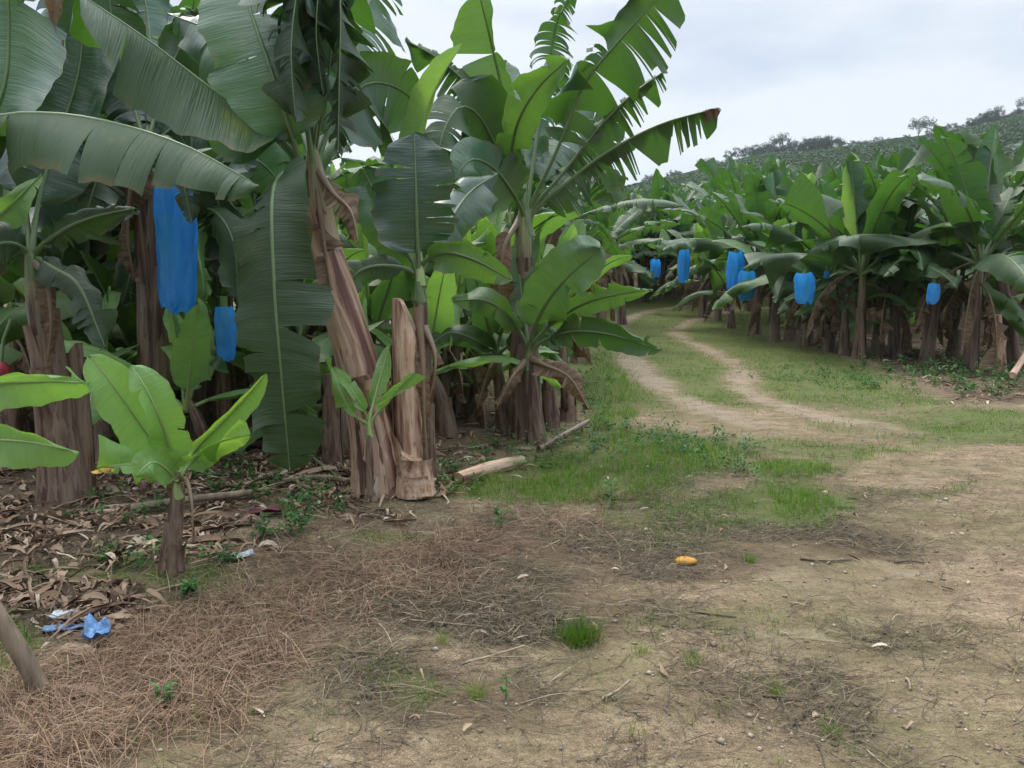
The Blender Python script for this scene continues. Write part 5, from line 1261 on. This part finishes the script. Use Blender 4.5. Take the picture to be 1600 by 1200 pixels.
# leaning post at the left edge
p0 = ground_at(72, 1080); p1 = at(-70, 868, float(p0[1]) - .10)
g = Geo(); P, _ = spline([p0 - [0, 0, .03], p0 * .6 + p1 * .4 + [.01, 0, 0], p1], 14); g = tube(P - p0, np.linspace(.036, .032, 14), 16, seed=4, lump=.12)
tag(g.build('wooden_post', M_POLE, loc=tuple(p0)), 'grey weathered post leaning in from the left edge', 'wooden post')
def scrap(name, px, py, L, W_, seed, mat, lb, cat, lift=.03, curl=.5, group=None, az=0., n=9, m=7):
    """crumpled sheet lying on the ground"""
    p = ground_at(px, py); u, v = np.meshgrid(np.linspace(-1, 1, n), np.linspace(-1, 1, m), indexing='ij')
    k = 1 + .3 * (vnoise(u * 2 + seed, v * 2, seed) - .5)
    X = u * L / 2 * k; Yy = v * W_ / 2 * k * (1 - .35 * np.abs(u) ** 2); Zz = np.maximum(.006, lift * (fbm(u * 1.7 + seed, v * 1.7 + seed, seed) * 1.6 - .25) + curl * lift * (v ** 2)) + .004
    ca, sa = math.cos(az), math.sin(az)
    g = Geo(); g.add(np.stack([X * ca - Yy * sa, X * sa + Yy * ca, Zz], -1).reshape(-1, 3), grid(n, m)[:, ::-1])
    o = g.build(name, mat, loc=tuple(p)); mo = o.modifiers.new('thickness', 'SOLIDIFY'); mo.thickness = .003; mo = o.modifiers.new('round', 'SUBSURF'); mo.levels = mo.render_levels = 1
    return tag(o, lb, cat, group)
def plastic(name, a, b, tr):
    m, N = material(name); lo = N('ShaderNodeTexCoord').outputs['Object']; n1 = noise(N, lo, 30., 4)
    bm = N('ShaderNodeBump', {'Strength': .8, 'Distance': .01, 'Height': n1}).outputs['Normal']
    pr = N('ShaderNodeBsdfPrincipled', {'Base Color': mixc(N, rng(N, n1, .35, .65), a, b), 'Roughness': .3, 'Normal': bm})
    finish(N, N('ShaderNodeMixShader', {0: .25, 1: pr.outputs[0], 2: N('ShaderNodeBsdfTranslucent', {'Color': c4(tr)}).outputs[0]}).outputs[0]); return m
M_PB = plastic('old_blue_plastic', (.06, .17, .38), (.20, .38, .62), (.2, .45, .8)); M_PW = plastic('old_clear_plastic', (.35, .40, .45), (.62, .65, .68), (.6, .65, .7))
scrap('plastic_scrap', 153, 1003, .11, .13, 1, M_PB, 'crumpled blue plastic bag standing up in the litter by the straw', 'plastic scrap', .12, .2, 'plastic scraps on the ground', .4)
scrap('plastic_scrap', 96, 985, .17, .07, 2, M_PB, 'flat blue plastic strip left of the crumpled blue bag', 'plastic scrap', .035, .4, 'plastic scraps on the ground', .2)
scrap('plastic_scrap', 105, 970, .20, .10, 3, M_PW, 'whitish torn plastic behind the flat blue strip', 'plastic scrap', .05, .3, 'plastic scraps on the ground', -.3)
scrap('plastic_scrap', 375, 872, .16, .09, 4, M_PW, 'clear plastic scrap at the edge of the litter right of the young plant', 'plastic scrap', .04, .3, 'plastic scraps on the ground', .5)
scrap('plastic_scrap', 718, 609, .5, .12, 5, M_PW, 'long pale plastic sheet lying deep between the stems', 'plastic scrap', .06, .3, 'plastic scraps on the ground', .1)
M_DL = simple('dry_sheath_piece', (.13, .085, .058), (.36, .26, .18), 12., .75, .5, .008, (1, 3, 1))
for k, (px, py, L, W_, az, lb) in enumerate([
    (112, 1085, .20, .10, .2, 'curled tan sheath at the foot of the leaning post'), (210, 1085, .22, .03, .05, 'thin flat sheath right of the leaning post'),
    (120, 1020, .18, .08, -.4, 'pale dead leaf under the crumpled blue bag'), (205, 825, .12, .07, .3, 'rounded pale leaf in the litter left of the young plant'),
    (275, 918, .10, .03, .8, 'small white curled strip in front of the young plant'), (228, 968, .05, .04, .3, 'little pale chip in the dead straw')]):
    scrap('dead_leaf_piece', px, py, L, W_, 20 + k, M_DL, lb, 'dead leaf', .02, .8, 'dead leaf pieces in the foreground', az)
# orange fruit scrap
p = ground_at(1071, 882); u = np.linspace(0, math.pi, 9)[:, None]; a = np.linspace(0, 6.2832, 16, endpoint=False)[None]
k = 1 + .9 * (fbm(np.cos(a) * 1.5 + u + 4, np.sin(a) * 1.5 + 4 + u, 6) - .47)
V = np.stack([np.sin(u) * np.cos(a) * .062 * k, np.sin(u) * np.sin(a) * .04 * k, np.cos(u) * .026 * k + .024 + 0 * a], -1)
g = Geo(); g.add(V.reshape(-1, 3), grid(9, 16, True)[:, ::-1])
M_OR = simple('orange_fruit', (.34, .14, .012), (.52, .28, .045), 22., .5, .4, .006)
tag(g.build('fruit_piece', M_OR, loc=tuple(p)), 'orange yellow piece of fruit lying on the dark thatch', 'fruit')
M_BRACT = simple('maroon_bract', (.06, .012, .022), (.14, .035, .05), 10., .5)
scrap('flower_bract', 415, 808, .20, .10, 31, M_BRACT, 'dark maroon banana flower bract lying in the litter', 'flower bract', .05, .6, None, .4)
def stick(pts, r0, r1, lb, mat=M_POLE, name='stick', cat='stick', group='sticks on the ground', br=None, seed=0):
    P = [ground_at(px, py) + [0, 0, dz] for px, py, dz in pts]; o0 = P[0].copy()
    Q, _ = spline([q - o0 for q in P], 12); g = tube(Q, np.linspace(r0, r1, 12), 8, seed=seed, lump=.15)
    if br is not None:
        B_, _ = spline([ground_at(a, b) + [0, 0, c] - o0 for a, b, c in br], 7); g.join(tube(B_, np.linspace(r1 * .9, r1 * .5, 7), 6))
    tag(g.build(name, mat, loc=tuple(o0)), lb, cat, group)
M_PSTK = simple('bleached_stick', (.17, .13, .09), (.34, .28, .20), 30., .8)
M_DSTK = simple('dark_stick', (.05, .04, .03), (.14, .11, .08), 30., .85)
stick([(718, 1045, .012), (770, 1036, .02), (820, 1024, .03)], .007, .004, 'forked pale stick on the soil left of the dark tuft', M_PSTK, br=[(760, 1038, .02), (800, 1036, .015), (835, 1036, .008)])
stick([(940, 1104, .008), (965, 1092, .014), (984, 1077, .022)], .006, .004, 'short curved pale stick low in the middle', M_PSTK)
stick([(1080, 962, .006), (1115, 966, .008), (1150, 968, .006)], .006, .003, 'dark thin root lying across the soil right of the dark tuft', M_DSTK)
stick([(1190, 1088, .006), (1230, 1092, .01), (1265, 1096, .008)], .006, .003, 'dark twig under the wispy light tuft', M_DSTK)
stick([(1250, 878, .01), (1290, 880, .014), (1330, 878, .008)], .007, .004, 'dark twig right of the dull tuft in thatch', M_DSTK)
stick([(1398, 876, .01), (1420, 875, .016), (1445, 878, .008)], .007, .004, 'dark twig on the pale soil at the right', M_DSTK)
stick([(800, 990, .008), (720, 985, .01), (640, 975, .016)], .004, .003, 'long thin straw-like stick at the edge of the straw', M_PSTK)
stick([(1415, 1064, .006), (1420, 1072, .012), (1422, 1082, .006)], .006, .004, 'short pale bit of stick on the right soil', M_PSTK)
stick([(1330, 1148, .008), (1352, 1142, .02), (1364, 1152, .006)], .006, .004, 'bent dark twig near the bottom right', M_DSTK)
# fallen trunks and poles at the plantation edge
stick([(205, 806, .05), (300, 792, .06), (395, 782, .06)], .030, .024, 'long fallen pole lying behind the young lime plant', M_POLE, 'fallen_pole', 'fallen pole', 'fallen stems and poles', seed=3)
stick([(430, 760, .04), (500, 752, .04), (560, 757, .04)], .026, .022, 'fallen brown pole left of the leaning stem', M_POLE, 'fallen_pole', 'fallen pole', 'fallen stems and poles', seed=5)
stick([(716, 752, .03), (760, 738, .045), (815, 722, .03)], .072, .064, 'thick fallen stem lying in the grass right of the stump', M_STEMP, 'fallen_log', 'fallen stem', 'fallen stems and poles', seed=7)
stick([(842, 704, .03), (880, 692, .09), (918, 678, .13)], .034, .026, 'slim fallen stem slanting up by the ragged plant', M_CUTD, 'fallen_log', 'fallen stem', 'fallen stems and poles', seed=8)
stick([(480, 722, .10), (510, 738, .05), (545, 756, .02)], .014, .010, 'green leaf stalk leaning on the ground left of the leaning stem', M_RIB, 'leaf_stalk', 'leaf stalk', 'fallen stems and poles')
stick([(1580, 612, .25), (1592, 600, .35), (1604, 588, .5)], .05, .04, 'pale broken stem poking out at the right edge', M_CUT, 'fallen_log', 'fallen stem', 'fallen stems and poles', seed=9)

# red flower bud hanging at the very left edge
M_BUD = simple('red_flower_bud', (.16, .012, .02), (.32, .03, .04), 12., .45, .4, .006, (1, 1, .3))
p = at(2, 566, 6.4); root = empty('banana_flower', p, 'small red flower bud hanging at the very left edge', 'banana flower')
t = np.linspace(0, 1, 12); g = tube(np.stack([.01 * np.sin(t * 3), 0 * t, -.20 * t], 1), .058 * np.sin(np.clip(t * .93 + .07, 0, 1) * math.pi) ** .7 + .004, 14, seed=5, lump=.12)
g.build('bud', M_BUD, root); tube([(0, 0, 0), (.02, .02, .18), (.08, .05, .34)], [.012, .014, .018], 8).build('stalk', M_RIB, root)

# ------------------------------------------------------------------ thin damp air over the whole valley
m = bpy.data.materials.new('haze_air'); m.use_nodes = True; nt = m.node_tree; nt.nodes.clear()
vo = nt.nodes.new('ShaderNodeVolumePrincipled'); vo.inputs['Color'].default_value = (.80, .88, .97, 1); vo.inputs['Density'].default_value = .00024; vo.inputs['Anisotropy'].default_value = .2
nt.links.new(vo.outputs['Volume'], nt.nodes.new('ShaderNodeOutputMaterial').inputs['Volume'])
g = Geo()
X0, X1, Y0, Y1, Z0, Z1 = -920., 920., -40., 800., -75., 135.
g.add([(X0, Y0, Z0), (X1, Y0, Z0), (X1, Y1, Z0), (X0, Y1, Z0), (X0, Y0, Z1), (X1, Y0, Z1), (X1, Y1, Z1), (X0, Y1, Z1)],
      [(3, 2, 1, 0), (4, 5, 6, 7), (0, 1, 5, 4), (1, 2, 6, 5), (2, 3, 7, 6), (3, 0, 4, 7)])
tag(g.build('haze', m, smooth=False), 'thin pale haze lying over the fields and the hill', kind='stuff')
